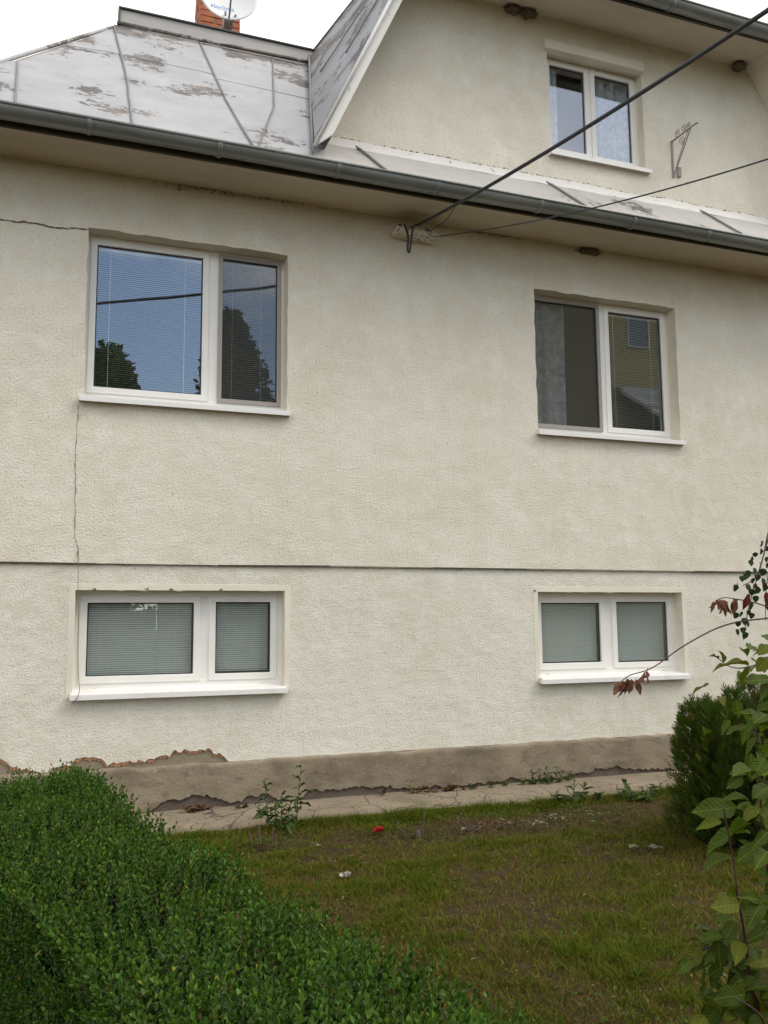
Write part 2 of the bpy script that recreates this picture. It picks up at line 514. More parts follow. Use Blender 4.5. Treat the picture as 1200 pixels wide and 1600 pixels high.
# ------------------------------------------------------------------ ground
def soil_h(x, y):
    return (.02*mnoise.noise(Vector((x*1.3, y*1.3, 0))) + .014*mnoise.noise(Vector((x*5, y*5, 3)))
            + .035*max(0, 1-((y+1.25)/.5)**2)*max(0, mnoise.noise(Vector((x*2.2, y*2.2, 9)))))


gx = np.concatenate([[-220, -90, -40, -18, -9, -5, -3, -2], np.arange(-1.2, 6.6, .06), [7, 8, 10, 14, 22, 45, 100, 220]])
gy = np.concatenate([[-220, -90, -45, -25, -16, -12, -10, -9], np.arange(-8.2, .3, .06), [1, 3, 8, 20, 50, 110, 220]])
V = []
for yy in gy:
    for xx in gx:
        near = -1.2 <= xx <= 6.6 and -8.2 <= yy <= .3
        V.append((xx, yy, soil_h(xx, yy)-.012 if near else -.02))
nx = len(gx)
F = [(j*nx+i, j*nx+i+1, (j+1)*nx+i+1, (j+1)*nx+i) for j in range(len(gy)-1) for i in range(nx-1)]
tag(add('ground', np_mesh('ground', V, F), M['soil'], smooth=True), 'bare brown soil and thatch under the lawn', 'ground', kind='structure')

# concrete strip along the foot of the wall, uneven broken front edge
xs = np.arange(-1.6, 9.2, .045)
fe = -.555 + .11*(xs-2.4)*-.12 + smooth_noise(len(xs), 9, .030, 1) + smooth_noise(len(xs), 2, .012, 2)
fe = np.where(xs < 1.2, fe-.08, fe) + np.clip((xs-2)*.035, 0, .16)
rows = 9
V = []; F = []
for i, x in enumerate(xs):
    for k in range(rows):
        y = 0.02 + (fe[i]-.02)*k/(rows-1)
        z = .034 + .008*mnoise.noise(Vector((x*2, y*3, 1))) + .004*mnoise.noise(Vector((x*11, y*11, 5))) - (.010 if k == rows-1 else 0)
        V.append((x, y, z))
    V.append((x, fe[i]-.012, -.05))
n = rows+1
for i in range(len(xs)-1):
    for k in range(rows):
        F.append((i*n+k, i*n+k+1, (i+1)*n+k+1, (i+1)*n+k))
tag(add('concrete_path', np_mesh('concrete_path', V, F), M['concrete'], smooth=True), 'narrow cracked concrete strip along the foot of the wall', 'path', kind='structure')

# ------------------------------------------------------------------ house
house = tag(empty('house', (2.5, 0, 0)), 'cream stucco house with white windows and grey metal roof', 'house')


def H(mb, name, mt, parent=None, smooth=False, bevel=0):
    """build in world coordinates, then hang below the house"""
    o = mb.build(name, mt, None, smooth, bevel)
    return hang(o, parent)


def hang(o, parent=None):
    p = parent or house
    o.parent = p
    o.matrix_parent_inverse = Matrix.Translation(-world_loc(p))
    return o


def world_loc(o):
    l = o.location.copy()
    q = o
    while q.parent is not None:
        l = q.matrix_parent_inverse @ l
        q = q.parent
        l = q.location + l if q.parent is None else l
    return l if o.parent is not None else o.location.copy()


def hang_mesh(name, me, mt, parent=None, smooth=False):
    return hang(add(name, me, mt, None, smooth), parent)


# openings: x0,x1,z0,z1
W1 = (.183, 1.768, 3.125, 4.466)
W2 = (4.106, 5.687, 3.125, 4.466)
W3 = (.172, 1.764, .902, 1.666)
W4 = (4.061, 5.623, .902, 1.666)
W5 = (4.33, 5.42, 5.845, 6.90)
REV = .14


def grid_lines(a, b, step, fixed):
    f = sorted(set([a, b] + [v for v in fixed if a < v < b])); out = []
    for p, q in zip(f[:-1], f[1:]):
        k = max(1, int(round((q-p)/step)))
        out += [p + (q-p)*i/k for i in range(k)]
    return np.array(out + [b])


def wall(name, x0, x1, z0, z1, holes, y, mt, seed, step=.03, amp=.0010, warp=None, depth=.2, edge=.004, hide_top=False):
    fx = [h[0] for h in holes] + [h[1] for h in holes]
    fz = [h[2] for h in holes] + [h[3] for h in holes]
    X = grid_lines(x0, x1, step, fx); Z = grid_lines(z0, z1, step, fz)
    g = np.random.default_rng(seed)
    gxx, gzz = np.meshgrid(X, Z)
    ny = g.normal(size=gxx.shape)
    ny = (ny + .5*(np.roll(ny, 1, 0) + np.roll(ny, -1, 0) + np.roll(ny, 1, 1) + np.roll(ny, -1, 1)))/1.4
    yy = y + amp*ny
    px, pz = gxx.copy(), gzz.copy()
    tol = 1e-6
    rev = MB()
    for h in holes:
        ix0, ix1 = np.argmin(abs(X-h[0])), np.argmin(abs(X-h[1]))
        iz0, iz1 = np.argmin(abs(Z-h[2])), np.argmin(abs(Z-h[3]))
        top = smooth_noise(ix1-ix0+1, 3, edge, seed+3); top[[0, -1]] *= .3
        px_ = smooth_noise(iz1-iz0+1, 3, edge*.7, seed+4); px2 = smooth_noise(iz1-iz0+1, 3, edge*.7, seed+5)
        pz[iz1, ix0:ix1+1] += top - edge
        px[iz0:iz1+1, ix0] += px_; px[iz0:iz1+1, ix1] += px2
        if warp: pass
        loop = [(iz0, i) for i in range(ix0, ix1)] + [(i, ix1) for i in range(iz0, iz1)] + \
               [(iz1, i) for i in range(ix1, ix0, -1)] + [(i, ix0) for i in range(iz1, iz0, -1)]
        for a, b in zip(loop, loop[1:] + loop[:1]):
            A = (px[a], yy[a], pz[a]); B = (px[b], yy[b], pz[b])
            rev.quad(A, B, (gxx[b], y+depth, gzz[b]), (gxx[a], y+depth, gzz[a]))
        H(rev, 'window_reveal', M['reveal']); rev = MB()
    if warp: px, pz = warp(px, pz)
    Vv = np.stack([px, yy, pz], -1).reshape(-1, 3)
    w = len(X); F = []
    cx = (X[:-1]+X[1:])/2; cz = (Z[:-1]+Z[1:])/2
    for j in range(len(Z)-1):
        for i in range(w-1):
            if any(h[0] < cx[i] < h[1] and h[2] < cz[j] < h[3] for h in holes): continue
            F.append((j*w+i, j*w+i+1, (j+1)*w+i+1, (j+1)*w+i))
    o = hang_mesh(name, np_mesh(name, Vv, F), mt, smooth=True)
    return o, Vv.reshape(len(Z), w, 3)


HX0, HX1, HY1 = -.62, 8.6, 4.6
# storey wall and gable wall
wall_up, _ = wall('wall', HX0, HX1, 1.858, 5.0, [W1, W2], 0.0, M['stucco_up'], 11)
wall_up['label'] = 'cream rough-cast wall of the main storey'

# peeled lower edge of the basement wall
PEEL = [(-.62, .36), (-.45, .43), (-.36, .485), (-.28, .47), (-.2, .405), (-.1, .385), (-.03, .36), (.05, .36), (.1, .40), (.17, .395), (.21, .435),
        (.27, .455), (.33, .44), (.37, .448), (.43, .39), (.5, .395), (.58, .40), (.66, .398), (.74, .405), (.82, .43), (.88, .425), (.905, .46),
        (.96, .452), (1.0, .462), (1.06, .447), (1.12, .455), (1.17, .462), (1.23, .42), (1.29, .41), (1.315, .358), (1.4, .357), (9, .357)]
pxs, pzs = np.array([p[0] for p in PEEL]), np.array([p[1] for p in PEEL])


def peel(x, inset=0.0):
    base = np.interp(x, pxs, pzs)
    e = np.maximum(base - .357, 0)
    jag = np.where(e > .004, .007*np.sin(x*97.0)+.006*np.sin(x*211.0+1), 0)
    return .357 + np.maximum(e + jag*np.minimum(1, e/.02) - inset, 0)


def warp_low(px, pz):
    zb = peel(px); top = .75
    k = np.clip((top-pz)/(top-.357), 0, 1)
    return px, pz + (zb-.357)*k


wall_low, _ = wall('wall', HX0, HX1, .357, 1.866, [W3, W4], .018, M['stucco_low'], 12, step=.022, warp=warp_low)
wall_low['label'] = 'paler rough-cast wall of the basement storey'
for nm, ins, yv, mt, sd_ in (('bare_plaster', .020, .026, 'orange', 1), ('undercoat', .055, .033, 'undercoat', 2)):
    mb_x = np.arange(HX0, 1.42, .012)
    zb = peel(mb_x, 0)
    jag = smooth_noise(len(mb_x), 2, .007, 40+sd_)
    up = zb + .05
    lo = .34 + 0*mb_x
    if nm == 'bare_plaster':
        lo = np.maximum(.350, .357 + np.maximum(zb-.357-.012-np.abs(jag)*1.2, 0))
    mb = MB()
    for i in range(len(mb_x)-1):
        if up[i]-lo[i] < .001: continue
        mb.quad((mb_x[i], yv, lo[i]), (mb_x[i+1], yv, lo[i+1]), (mb_x[i+1], yv, up[i+1]), (mb_x[i], yv, up[i]))
    H(mb, nm, M[mt])

# plinth: render coat with a broken lower edge over a darker core
px = np.arange(HX0-.03, HX1+.03, .022)
SP = [(-.7, .02), (.7, .04), (.85, .10), (.95, .105), (1.05, .125), (1.2, .12), (1.32, .06), (1.42, .07), (1.5, .115), (1.6, .10), (1.7, .05), (1.85, .05), (1.95, .10),
      (2.1, .12), (2.3, .10), (2.5, .10), (2.7, .07), (2.9, .06), (3.2, .055), (3.5, .06), (3.75, .085), (3.95, .06), (4.3, .06), (4.6, .105), (4.8, .11), (5.0, .07),
      (5.3, .06), (9, .05)]
sp = np.interp(px, [a for a, b in SP], [b for a, b in SP]) + smooth_noise(len(px), 3, .008, 21) + smooth_noise(len(px), 1, .006, 22)
rowsz = np.linspace(0, 1, 13)
V = []; F = []
top = .357 + smooth_noise(len(px), 5, .0035, 23)
for i, x in enumerate(px):
    for k, u in enumerate(rowsz):
        V.append((x, -.030 + .003*mnoise.noise(Vector((x*6, u*3, 0))), sp[i] + (top[i]-.006-sp[i])*u))
    V.append((x, -.022, top[i])); V.append((x, .03, top[i]+.003))
n = len(rowsz)+2
for i in range(len(px)-1):
    for k in range(n-1): F.append((i*n+k, (i+1)*n+k, (i+1)*n+k+1, i*n+k+1))
pl = hang_mesh('plinth', np_mesh('plinth', V, F), M['plinth'], smooth=True)
mb = MB()
for i in range(len(px)-1):   # broken edge of the coat
    mb.quad((px[i], -.03, sp[i]), (px[i], -.008, sp[i]-.004), (px[i+1], -.008, sp[i+1]-.004), (px[i+1], -.03, sp[i+1]))
H(mb, 'coat_edge', M['core'], pl)
V = []; F = []
for i, x in enumerate(px):
    for k in range(6):
        z = -.05 + .26*k/5
        V.append((x, -.012 + .007*mnoise.noise(Vector((x*9, z*9, 2))), z))
for i in range(len(px)-1):
    for k in range(5): F.append((i*6+k, (i+1)*6+k, (i+1)*6+k+1, i*6+k+1))
hang_mesh('plinth_core', np_mesh('plinth_core', V, F), M['core'], pl, smooth=True)

# side and back walls, floors
for a, b in (((HX0, HY1), (HX0, 0)), ((HX1, 0), (HX1, HY1)), ((HX1, HY1), (HX0, HY1))):
    mb = MB(); mb.quad((*a, 0), (*b, 0), (*b, 5.0), (*a, 5.0)); H(mb, 'side_wall', M['stucco_up'])
for z in (.05, 2.05, 4.96):
    mb = MB(); mb.box(HX0+.02, HX1-.02, .3, HY1-.02, z-.1, z); H(mb, 'floor_slab', M['inside'])
for z in (.06, 2.06):
    mb = MB(); mb.box(2.6, 2.7, .3, 2.59, z, z+1.88+.9*(z > 1)); H(mb, 'inner_wall', M['inside'])
    mb = MB(); mb.box(HX0+.03, HX1-.03, 2.6, 2.7, z, z+1.88+.9*(z > 1)); H(mb, 'inner_wall', M['inside'])

# gable wall (trapezoid)
def gl(z): return 1.86 + .467*(z-5.235)
def gr(z): return 6.77 + .62*(7.234-z)
GA, GB = 2.0, 8.0


def warp_gable(px, pz):
    L, Rr = gl(pz), gr(pz)
    a, b = W5[0]-.25, W5[1]+.25
    q = px.copy()
    q = np.where(px < a, a - (a-px)/(a-GA)*(a-L), q)
    q = np.where(px > b, b + (px-b)/(GB-b)*(Rr-b), q)
    return q, pz


gw, _ = wall('gable_wall', GA, GB, 5.46, 7.27, [W5], 0.0, M['stucco_up'], 13, warp=warp_gable, edge=.002, depth=.14)

# smooth plaster surrounds of the basement windows, lintel ledge of the gable window
for w in (W3, W4):
    mb = MB(); e = .042
    mb.ring((w[0]-e, w[1]+e, w[2]-.03, w[3]+e), (w[0]+.004, w[1]-.004, w[2]-.02, w[3]-.006), .0158, .03)
    H(mb, 'window_surround', M['plaster'], bevel=.0015)
mb = MB(); mb.hexa([(4.285, -.05, 6.885), (5.425, -.05, 6.885), (5.425, .02, 6.87), (4.285, .02, 6.87),
                    (4.285, -.045, 6.985), (5.425, -.045, 6.985), (5.425, .02, 7.0), (4.285, .02, 7.0)])
H(mb, 'window_lintel', M['plaster'], bevel=.008)
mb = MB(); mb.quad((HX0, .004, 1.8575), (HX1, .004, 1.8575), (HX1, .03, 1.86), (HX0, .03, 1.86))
H(mb, 'storey_shade_strip', M['crack_and_shade'])  # underside coloured dark to paint the shadow below the upper wall's overhang


# ---- windows
def window(o, y, split, lsash, rsash, label, sill, cap=0.0, screens=(), blinds=(None, None), curtain=None, frame_w=.045, glassmat='glass'):
    """o = opening; split = (mullion x0,x1); the window itself is the fixed frame mesh"""
    x0, x1, z0, z1 = o
    mb = MB()
    inner = (x0+frame_w, x1-frame_w, z0+.075, z1-frame_w)
    mb.ring((x0-.01, x1+.01, z0-.01, z1+.01), inner, y, y+.07)
    mb.box(split[0], split[1], y+.002, y+.068, inner[2]-.001, inner[3]+.001)
    win = H(mb, 'window', M['pvc'], bevel=.004)
    win['label'] = label
    sh = []
    for k, (a, b, sw, bars) in enumerate(((inner[0], split[0], *lsash), (split[1], inner[1], *rsash))):
        g = .006
        so = (a-.012, b+.012, inner[2]-.012, inner[3]+.012) if sw > .02 else (a, b, inner[2], inner[3])
        s_in = (a+sw, b-sw, inner[2]+sw, inner[3]-sw)
        if k in screens:
            m2 = MB(); m2.ring((a-.012, b+.012, inner[2]-.012, inner[3]+.012), (a+.022, b-.022, inner[2]+.022, inner[3]-.022), y-.016, y-.001)
            scr = H(m2, 'fly_screen', M['screenframe'], win, bevel=.002)
            m2 = MB(); m2.quad((a, y-.008, inner[2]), (b, y-.008, inner[2]), (b, y-.008, inner[3]), (a, y-.008, inner[3]))
            H(m2, 'screen_net', M['net'], win)
        m2 = MB()
        m2.ring(so, (s_in[0]-.006, s_in[1]+.006, s_in[2]-.006, s_in[3]+.006), y-.010 if k not in screens else y+.003, y+.05)
        H(m2, 'sash', M['pvc'], win, bevel=.005)
        m2 = MB(); m2.ring((s_in[0]-.006, s_in[1]+.006, s_in[2]-.006, s_in[3]+.006), (s_in[0]+.003, s_in[1]-.003, s_in[2]+.003, s_in[3]-.003), y+.010, y+.03)
        H(m2, 'gasket', M['gasket'], win)
        m2 = MB(); m2.box(s_in[0]-.004, s_in[1]+.004, y+.014, y+.020, s_in[2]-.004, s_in[3]+.004)
        H(m2, 'pane', M[glassmat], win)
        if blinds[k]:
            pitch, tilt, bm, lift = blinds[k]
            m2 = MB(); yc = y+.048; hw = .0082
            z = s_in[3]-.02; c, s2 = math.cos(R(tilt))*hw, math.sin(R(tilt))*hw
            while z > s_in[2]+.004+lift:
                jz = random.uniform(-.0002, .0002)
                m2.hexa([(s_in[0]+.004, yc-c, z-s2+jz), (s_in[1]-.004, yc-c, z-s2-jz), (s_in[1]-.004, yc+c, z+s2-jz), (s_in[0]+.004, yc+c, z+s2+jz),
                         (s_in[0]+.004, yc-c, z-s2+jz+.0006), (s_in[1]-.004, yc-c, z-s2-jz+.0006), (s_in[1]-.004, yc+c, z+s2-jz+.0006), (s_in[0]+.004, yc+c, z+s2+jz+.0006)])
                z -= pitch
            m2.box(s_in[0]+.002, s_in[1]-.002, yc-.012, yc+.012, s_in[3]-.018, s_in[3]+.004)
            m2.box(s_in[0]+.004, s_in[1]-.004, yc-.009, yc+.009, z-.004, z+.004)
            H(m2, 'blind', M[bm], win)['kind'] = 'stuff'
            w_ = s_in[1]-s_in[0]
            for u in (.12, .84) if w_ > .5 else (.2, .72):
                m2 = MB(); m2.box(s_in[0]+w_*u-.0016, s_in[0]+w_*u+.0016, yc-.0115, yc-.0105, s_in[2]+lift, s_in[3])
                H(m2, 'blind_cord', M['blind'], win)
    if curtain:
        for ca, cb, cy in curtain:
            k = 40; V = []; F = []
            for i in range(k+1):
                u = i/k; x = ca+(cb-ca)*u
                yy = y+cy+.02*math.sin(u*(cb-ca)*42)+.01*math.sin(u*31)
                V += [(x, yy, z0-.05), (x+.02*math.sin(u*9), yy, z1+.1)]
            for i in range(k): F.append((2*i, 2*i+2, 2*i+3, 2*i+1))
            hang_mesh('curtain', np_mesh('curtain', V, F), M['curtain'], win, smooth=True)
    # sheet-metal sill with drip edge and end caps
    sx0, sx1, zf, depth = sill
    m2 = MB()
    m2.hexa([(sx0, -depth, zf), (sx1, -depth, zf), (sx1, y+.01, zf+.028), (sx0, y+.01, zf+.028),
             (sx0, -depth, zf+.004), (sx1, -depth, zf+.004), (sx1, y+.01, zf+.034), (sx0, y+.01, zf+.034)])
    m2.box(sx0, sx1, -depth-.003, -depth+.003, zf-.036, zf+.0035)
    m2.box(sx0-.004, sx0+.004, -depth-.004, .0 if depth > .0 else .02, zf-.03, zf+.018)
    m2.box(sx1-.004, sx1+.004, -depth-.004, .0, zf-.03, zf+.018)
    H(m2, 'sill', M['sill'], win, bevel=.002)
    for u in (.1, .9):
        xx = x0+(x1-x0)*u
        m2 = MB(); m2.box(xx-.014, xx+.014, y-.006, y+.004, z0+.026, z0+.034)
        H(m2, 'drain_cap', M['reveal'], win)
    return win


window(W1, REV, (1.128, 1.228), (.046, 0), (.020, 0), 'large window above the basement window, blue sky in its left pane',
       (.155, 1.785, 3.112, .055), screens=(1,), blinds=((.0172, 11, 'blind', 0), (.0172, 9, 'blind', 0)), frame_w=.036)
window(W2, REV, (4.880, 4.962), (.020, 0), (.046, 0), 'storey window below the gable with a dark left pane',
       (4.092, 5.702, 3.112, .055), screens=(0,), blinds=(None, (.0165, 4, 'blind', 0)), curtain=[(4.10, 4.53, .07)], frame_w=.036)
window(W3, REV, (1.105, 1.192), (.050, 0), (.046, 0), 'wide basement window at the hanging cord, blinds closed',
       (.160, 1.772, .897, .045), blinds=((.0165, 52, 'blind_low', 0), (.0165, 52, 'blind_low', .02)), frame_w=.052)
window(W4, REV, (4.829, 4.922), (.054, 0), (.046, 0), 'basement window behind the bare twig with withered leaves',
       (4.045, 5.630, .892, .045), blinds=((.0155, 52, 'blind_low', 0), (.0155, 52, 'blind_low', 0)), frame_w=.052)
window(W5, .10, (4.842, 4.886), (.045, 0), (.045, 0), 'gable window reflecting clouds',
       (4.318, 5.455, 5.84, .05), curtain=[(4.93, 5.38, .075), (4.37, 4.52, .075)], frame_w=.04)

# ---- eaves: soffit, fascia, gutter
EX0, EX1 = -1.06, 9.05
mb = MB()
V = []; F = []
sx = np.arange(EX0, EX1+.01, .1)
for i, x in enumerate(sx):
    for k in range(5):
        y = .0 - .50*k/4
        V.append((x, y, 4.945 - .02*k/4 - (.012 if k == 0 else 0) + .004*mnoise.noise(Vector((x*2, y*4, 0)))))
for i in range(len(sx)-1):
    for k in range(4): F.append((i*5+k, (i+1)*5+k, (i+1)*5+k+1, i*5+k+1))
hang_mesh('soffit', np_mesh('soffit', V, F), M['soffit'], smooth=True)
mb = MB(); mb.box(EX0, EX1, -.525, -.498, 4.895, 5.005); H(mb, 'fascia', M['fascia'], bevel=.003)


def gutter(y, zt, r, xa, xb, joints, tilt=0.0):
    V = []; F = []; k = 12; segs = max(2, int((xb-xa)/.25))
    for i in range(segs+1):
        x = xa+(xb-xa)*i/segs; dz = .004*math.sin(x*1.7) + tilt*(x-xa)
        for rr in (r, r-.006):
            for j in range(k+1):
                a = math.pi*j/k
                V.append((x, y-rr*math.cos(a), zt+dz-rr*math.sin(a)))
    n = 2*(k+1)
    for i in range(segs):
        for j in range(k):
            F.append((i*n+j, i*n+j+1, (i+1)*n+j+1, (i+1)*n+j))
            F.append((i*n+k+1+j, (i+1)*n+k+1+j, (i+1)*n+k+2+j, i*n+k+2+j))
    g = hang_mesh('gutter', np_mesh('gutter', V, F), M['gutter'], smooth=True)
    mb = MB(); mb.tube([(xa, y-r-.003, zt+.004), ((xa+xb)/2, y-r-.003, zt+.004+tilt*(xb-xa)/2), (xb, y-r-.003, zt+.004+tilt*(xb-xa))], .011, 8)
    H(mb, 'gutter_bead', M['gutter'], g, smooth=True)
    for xj in joints:
        V = []; F = []
        for q, (xo, ro) in enumerate(((-.016, r), (-.016, r+.006), (.016, r+.006), (.016, r))):
            for j in range(k+1):
                a = math.pi*j/k*1.0
                V.append((xj+xo, y-ro*math.cos(a), zt+tilt*(xj-xa)-ro*math.sin(a)))
        for q in range(3):
            for j in range(k): F.append((q*(k+1)+j, q*(k+1)+j+1, (q+1)*(k+1)+j+1, (q+1)*(k+1)+j))
        hang_mesh('gutter_joint', np_mesh('gutter_joint', V, F), M['gutter'], g)
    return g


GJ = [.15, 1.08, 2.01, 2.86, 3.82, 4.77, 5.58, 6.5, 7.4, 8.3]
g1 = gutter(-.60, 4.985, .075, EX0, EX1, GJ, -.003)
g1['label'] = 'long lower gutter above the storey windows'

# ---- main roof: 45 degree slope z = 5.52 + y, single sheets between standing seams
SL = 5.52
mb = MB()
e0, e1 = (EX0, -.50), (EX1, -.50)
mb.poly([(EX0, -.52, SL-.54), (EX1, -.52, SL-.54), (EX1, 2.14, SL+2.12), (.47, 2.14, SL+2.12)])
mb.poly([(EX0, -.52, SL-.54), (.47, 2.14, SL+2.12), (.47, 2.2, SL+2.12), (EX0, 4.8, SL-.54)])
mb.poly([(EX0, 4.8, SL-.54), (.47, 2.2, SL+2.12), (EX1, 2.2, SL+2.12), (EX1, 4.8, SL-.54)])
mb.quad((EX1, -.52, SL-.54), (EX1, 4.8, SL-.54), (EX1, 2.2, SL+2.12), (EX1, 2.14, SL+2.12))
roof = H(mb, 'roof', M['ridge'])


def sheet(bl, br, tr_, tl, seed, name='roof_sheet', mt='sheet', off=0.0, nu=18, nv=18, amp=.011):
    """slightly buckled metal sheet; corners in world space"""
    bl, br, tr_, tl = map(Vector, (bl, br, tr_, tl))
    nrm = (br-bl).cross(tl-bl).normalized()
    V = []; F = []
    for j in range(nv+1):
        for i in range(nu+1):
            u, v = i/nu, j/nv
            p = (bl*(1-u)+br*u)*(1-v) + (tl*(1-u)+tr_*u)*v
            e = min(u, 1-u, v, 1-v)*6
            d = amp*mnoise.noise(Vector((p.x*2.2+seed, p.y*2.2, p.z*2.2)))*min(1, e) + amp*.5*mnoise.noise(p*7)
            V.append(tuple(p+nrm*(d+off)))
    for j in range(nv):
        for i in range(nu):
            a = j*(nu+1)+i; F.append((a, a+1, a+nu+2, a+nu+1))
    return hang_mesh(name, np_mesh(name, V, F), M[mt], roof, smooth=True)


def rp(x, y, off=.0): return Vector((x, y-off*.7, SL+y+off*.7))


hip = lambda y: (EX0 + (.47-EX0)*((y+.52)/2.66))
TOPY = 2.13
sheet(rp(EX0, -.53), rp(-.35, -.53), rp(-.40, .47), rp(hip(.46), .46), 1, off=.008)
sheet(rp(-.35, -.53), rp(.46, -.53), rp(.42, 2.02), rp(-.40, .47), 2, off=.008)
sheet(rp(.46, -.53), rp(1.385, -.53), rp(1.31, TOPY), rp(.42, TOPY), 3, off=.008)
sheet(rp(1.385, -.53), rp(1.40, -.53), rp(2.12, TOPY), rp(1.31, TOPY), 4, off=.008)
sheet(rp(1.40, -.53), rp(1.93, -.53), rp(2.75, TOPY), rp(2.12, TOPY), 5, off=.008)
edges = [1.86, 2.50, 4.42, 6.18, 7.9, EX1]; tops = [1.95, 2.37, 4.27, 6.05, 7.8, EX1]
for k in range(5):
    sheet(rp(edges[k], -.53), rp(edges[k+1], -.53), rp(tops[k+1], .01), rp(tops[k], .01), 10+k, off=.008, nv=4, mt='sheet_strip')
sheet(rp(7.9, 0), rp(EX1, 0), rp(EX1, TOPY), rp(6.9, TOPY), 20, off=.008)


def seam(pts, r=.0075, mt='seam'):
    mb = MB(); out = []
    for a, b in zip(pts[:-1], pts[1:]):
        a, b = Vector(a), Vector(b)
        for i in range(6):
            p = a.lerp(b, i/6); out.append(p + Vector((.006*mnoise.noise(p*5), 0, .01)))
    out.append(Vector(pts[-1]))
    mb.tube(out, r, 6); return H(mb, 'seam', M[mt], roof, smooth=True)


seam([rp(-.35, -.5, .015), rp(-.40, .47, .015)])
seam([rp(.46, -.5, .015), rp(.47, .5, .015), rp(.42, 2.05, .015)])
seam([rp(1.385, -.45, .015), rp(1.32, .5, .015), rp(1.31, TOPY, .015)])
seam([rp(1.40, -.45, .015), rp(1.78, .6, .015), rp(2.12, TOPY, .015)])
for k in (1, 2, 3):
    seam([rp(edges[k], -.42, .015), rp(tops[k], 0, .015)], .011)
seam([rp(hip(-.5), -.5, .0), rp(hip(.8), .8, .0), rp(.47, 2.12, 0)], .02, 'sheet')
# faint horizontal lap across the sheets
for a, b in (((.45, 1.16), (1.33, 1.16)), ((1.33, 1.03), (2.30, .98)), ((-.02, 1.12), (.44, 1.19))):
    seam([rp(*a, .010), rp(*b, .010)], .0022)
# ridge upstand with dark top edge
mb = MB(); mb.box(.48, 2.75, 2.125, 2.165, SL+2.08, 7.845); H(mb, 'ridge_board', M['ridge'], roof, bevel=.006)
mb = MB(); mb.box(.462, 2.75, 2.10, 2.19, 7.845, 7.862); H(mb, 'ridge_cap', M['dark'], roof, bevel=.003)
mb = MB(); mb.box(.462, .479, 2.10, 2.19, SL+2.08, 7.844); H(mb, 'ridge_end', M['dark'], roof, bevel=.003)
mb = MB(); mb.tube([(.45, 2.08, SL+2.13), (2.7, 2.08, SL+2.15)], .02, 8); H(mb, 'ridge_fold', M['sheet'], roof, smooth=True)

# ---- cross gable: left slope, right slope, front slope, verge boards
def gq(c, name, mt, off=0, nu=16, nv=16): return sheet(*c, 30+len(name), name=name, mt=mt, off=off, nu=nu, nv=nv)


A = (1.881, -.42, 5.235); B = (2.83, -.45, 7.27); G = (2.54, 2.15, 7.765); E_ = (3.42, 2.16, 9.15)
gq((G, A, B, E_), 'roof_sheet', 'sheet_shaded')
mb = MB()
mb.tube([A, Vector(A).lerp(Vector(B), .5), B], .016, 8)
H(mb, 'verge_cap', M['flashing'], roof, smooth=True)
mb = MB(); d = Vector((.135, 0, .045))
a2, b2 = Vector((2.035, -.42, 5.358)), Vector((2.925, -.42, 7.27))
a1, b1 = Vector(A)+Vector((0, .01, 0)), Vector(B)+Vector((0, .04, 0))
mb.hexa([a1, a2, a2+Vector((0, .03, 0)), a1+Vector((0, .03, 0)), b1, b2, b2+Vector((0, .03, 0)), b1+Vector((0, .03, 0))])
H(mb, 'verge_board', M['flashing'], roof, bevel=.004)
mb = MB(); mb.quad(a2+Vector((.0, .03, 0)), (gl(5.358)+.12, .0, 5.358), (gl(7.27)+.12, .0, 7.27), b2+Vector((.0, .03, 0)))
H(mb, 'verge_soffit', M['soffit'], roof)
# folded seams on the left slope
for u, (v0, v1) in ((.45, (.12, .62)), (.72, (.35, .9))):
    p0 = (Vector(G).lerp(Vector(A), u)).lerp(Vector(E_).lerp(Vector(B), u), v0)
    p1 = (Vector(G).lerp(Vector(A), u+.04)).lerp(Vector(E_).lerp(Vector(B), u+.04), v1)
    seam([p0+Vector((-.012, 0, .004)), p1+Vector((-.012, 0, .004))], .008)
seam([Vector(G)+Vector((0, -.02, .01)), Vector((1.87, -.40, 5.19))], .012)
mb = MB(); mb.tube([Vector(G)+Vector((.0, 0, .02)), E_], .014, 6); H(mb, 'verge_cap', M['dark'], roof)
# right slope, with its plastered underside in front of the wall
A2 = (gr(5.5)+.03, -.46, 5.5); B2 = (gr(7.26)+.03, -.46, 7.26); G2 = (gr(5.5)+.1, 2.16, 5.6); E2 = (6.3, 2.16, 9.15)
gq(((A2[0]+.1, A2[1], A2[2]), (G2[0]+.1, 2.16, 5.6), (E2[0]+.1, 2.16, 9.2), (B2[0]+.1, B2[1], B2[2]+.06)), 'roof_sheet', 'sheet')
mb = MB(); mb.quad((gr(5.5), 0, 5.5), A2, B2, (gr(7.26), 0, 7.26)); H(mb, 'verge_soffit', M['plaster'], roof)
mb = MB(); mb.quad(A2, (A2[0]+.12, -.465, 5.5), (B2[0]+.12, -.465, 7.32), B2); H(mb, 'verge_board', M['flashing'], roof)
# upper eave: soffit, fascia, gutter, front slope
mb = MB(); mb.quad((2.80, 0.02, 7.245), (2.80, -.50, 7.215), (6.90, -.50, 7.215), (6.86, 0.02, 7.245)); H(mb, 'soffit', M['soffit'])
mb = MB(); mb.box(2.78, 6.95, -.525, -.495, 7.165, 7.275); H(mb, 'fascia', M['fascia'])
g2 = gutter(-.60, 7.245, .072, 2.74, 6.98, [3.4, 4.3, 5.33, 6.2], -.010)
g2['label'] = 'short upper gutter above the gable window'
gq(((2.75, -.55, 7.27), (6.98, -.55, 7.27), (E2[0]+.1, 2.16, 9.17), (E_[0], 2.16, 9.17)), 'roof_sheet', 'sheet')
mb = MB(); mb.poly([(2.62, 2.17, 7.4), (8.0, 2.17, 5.7), (6.4, 2.17, 9.14), (3.42, 2.17, 9.14)]); H(mb, 'gable_back', M['ridge'], roof)
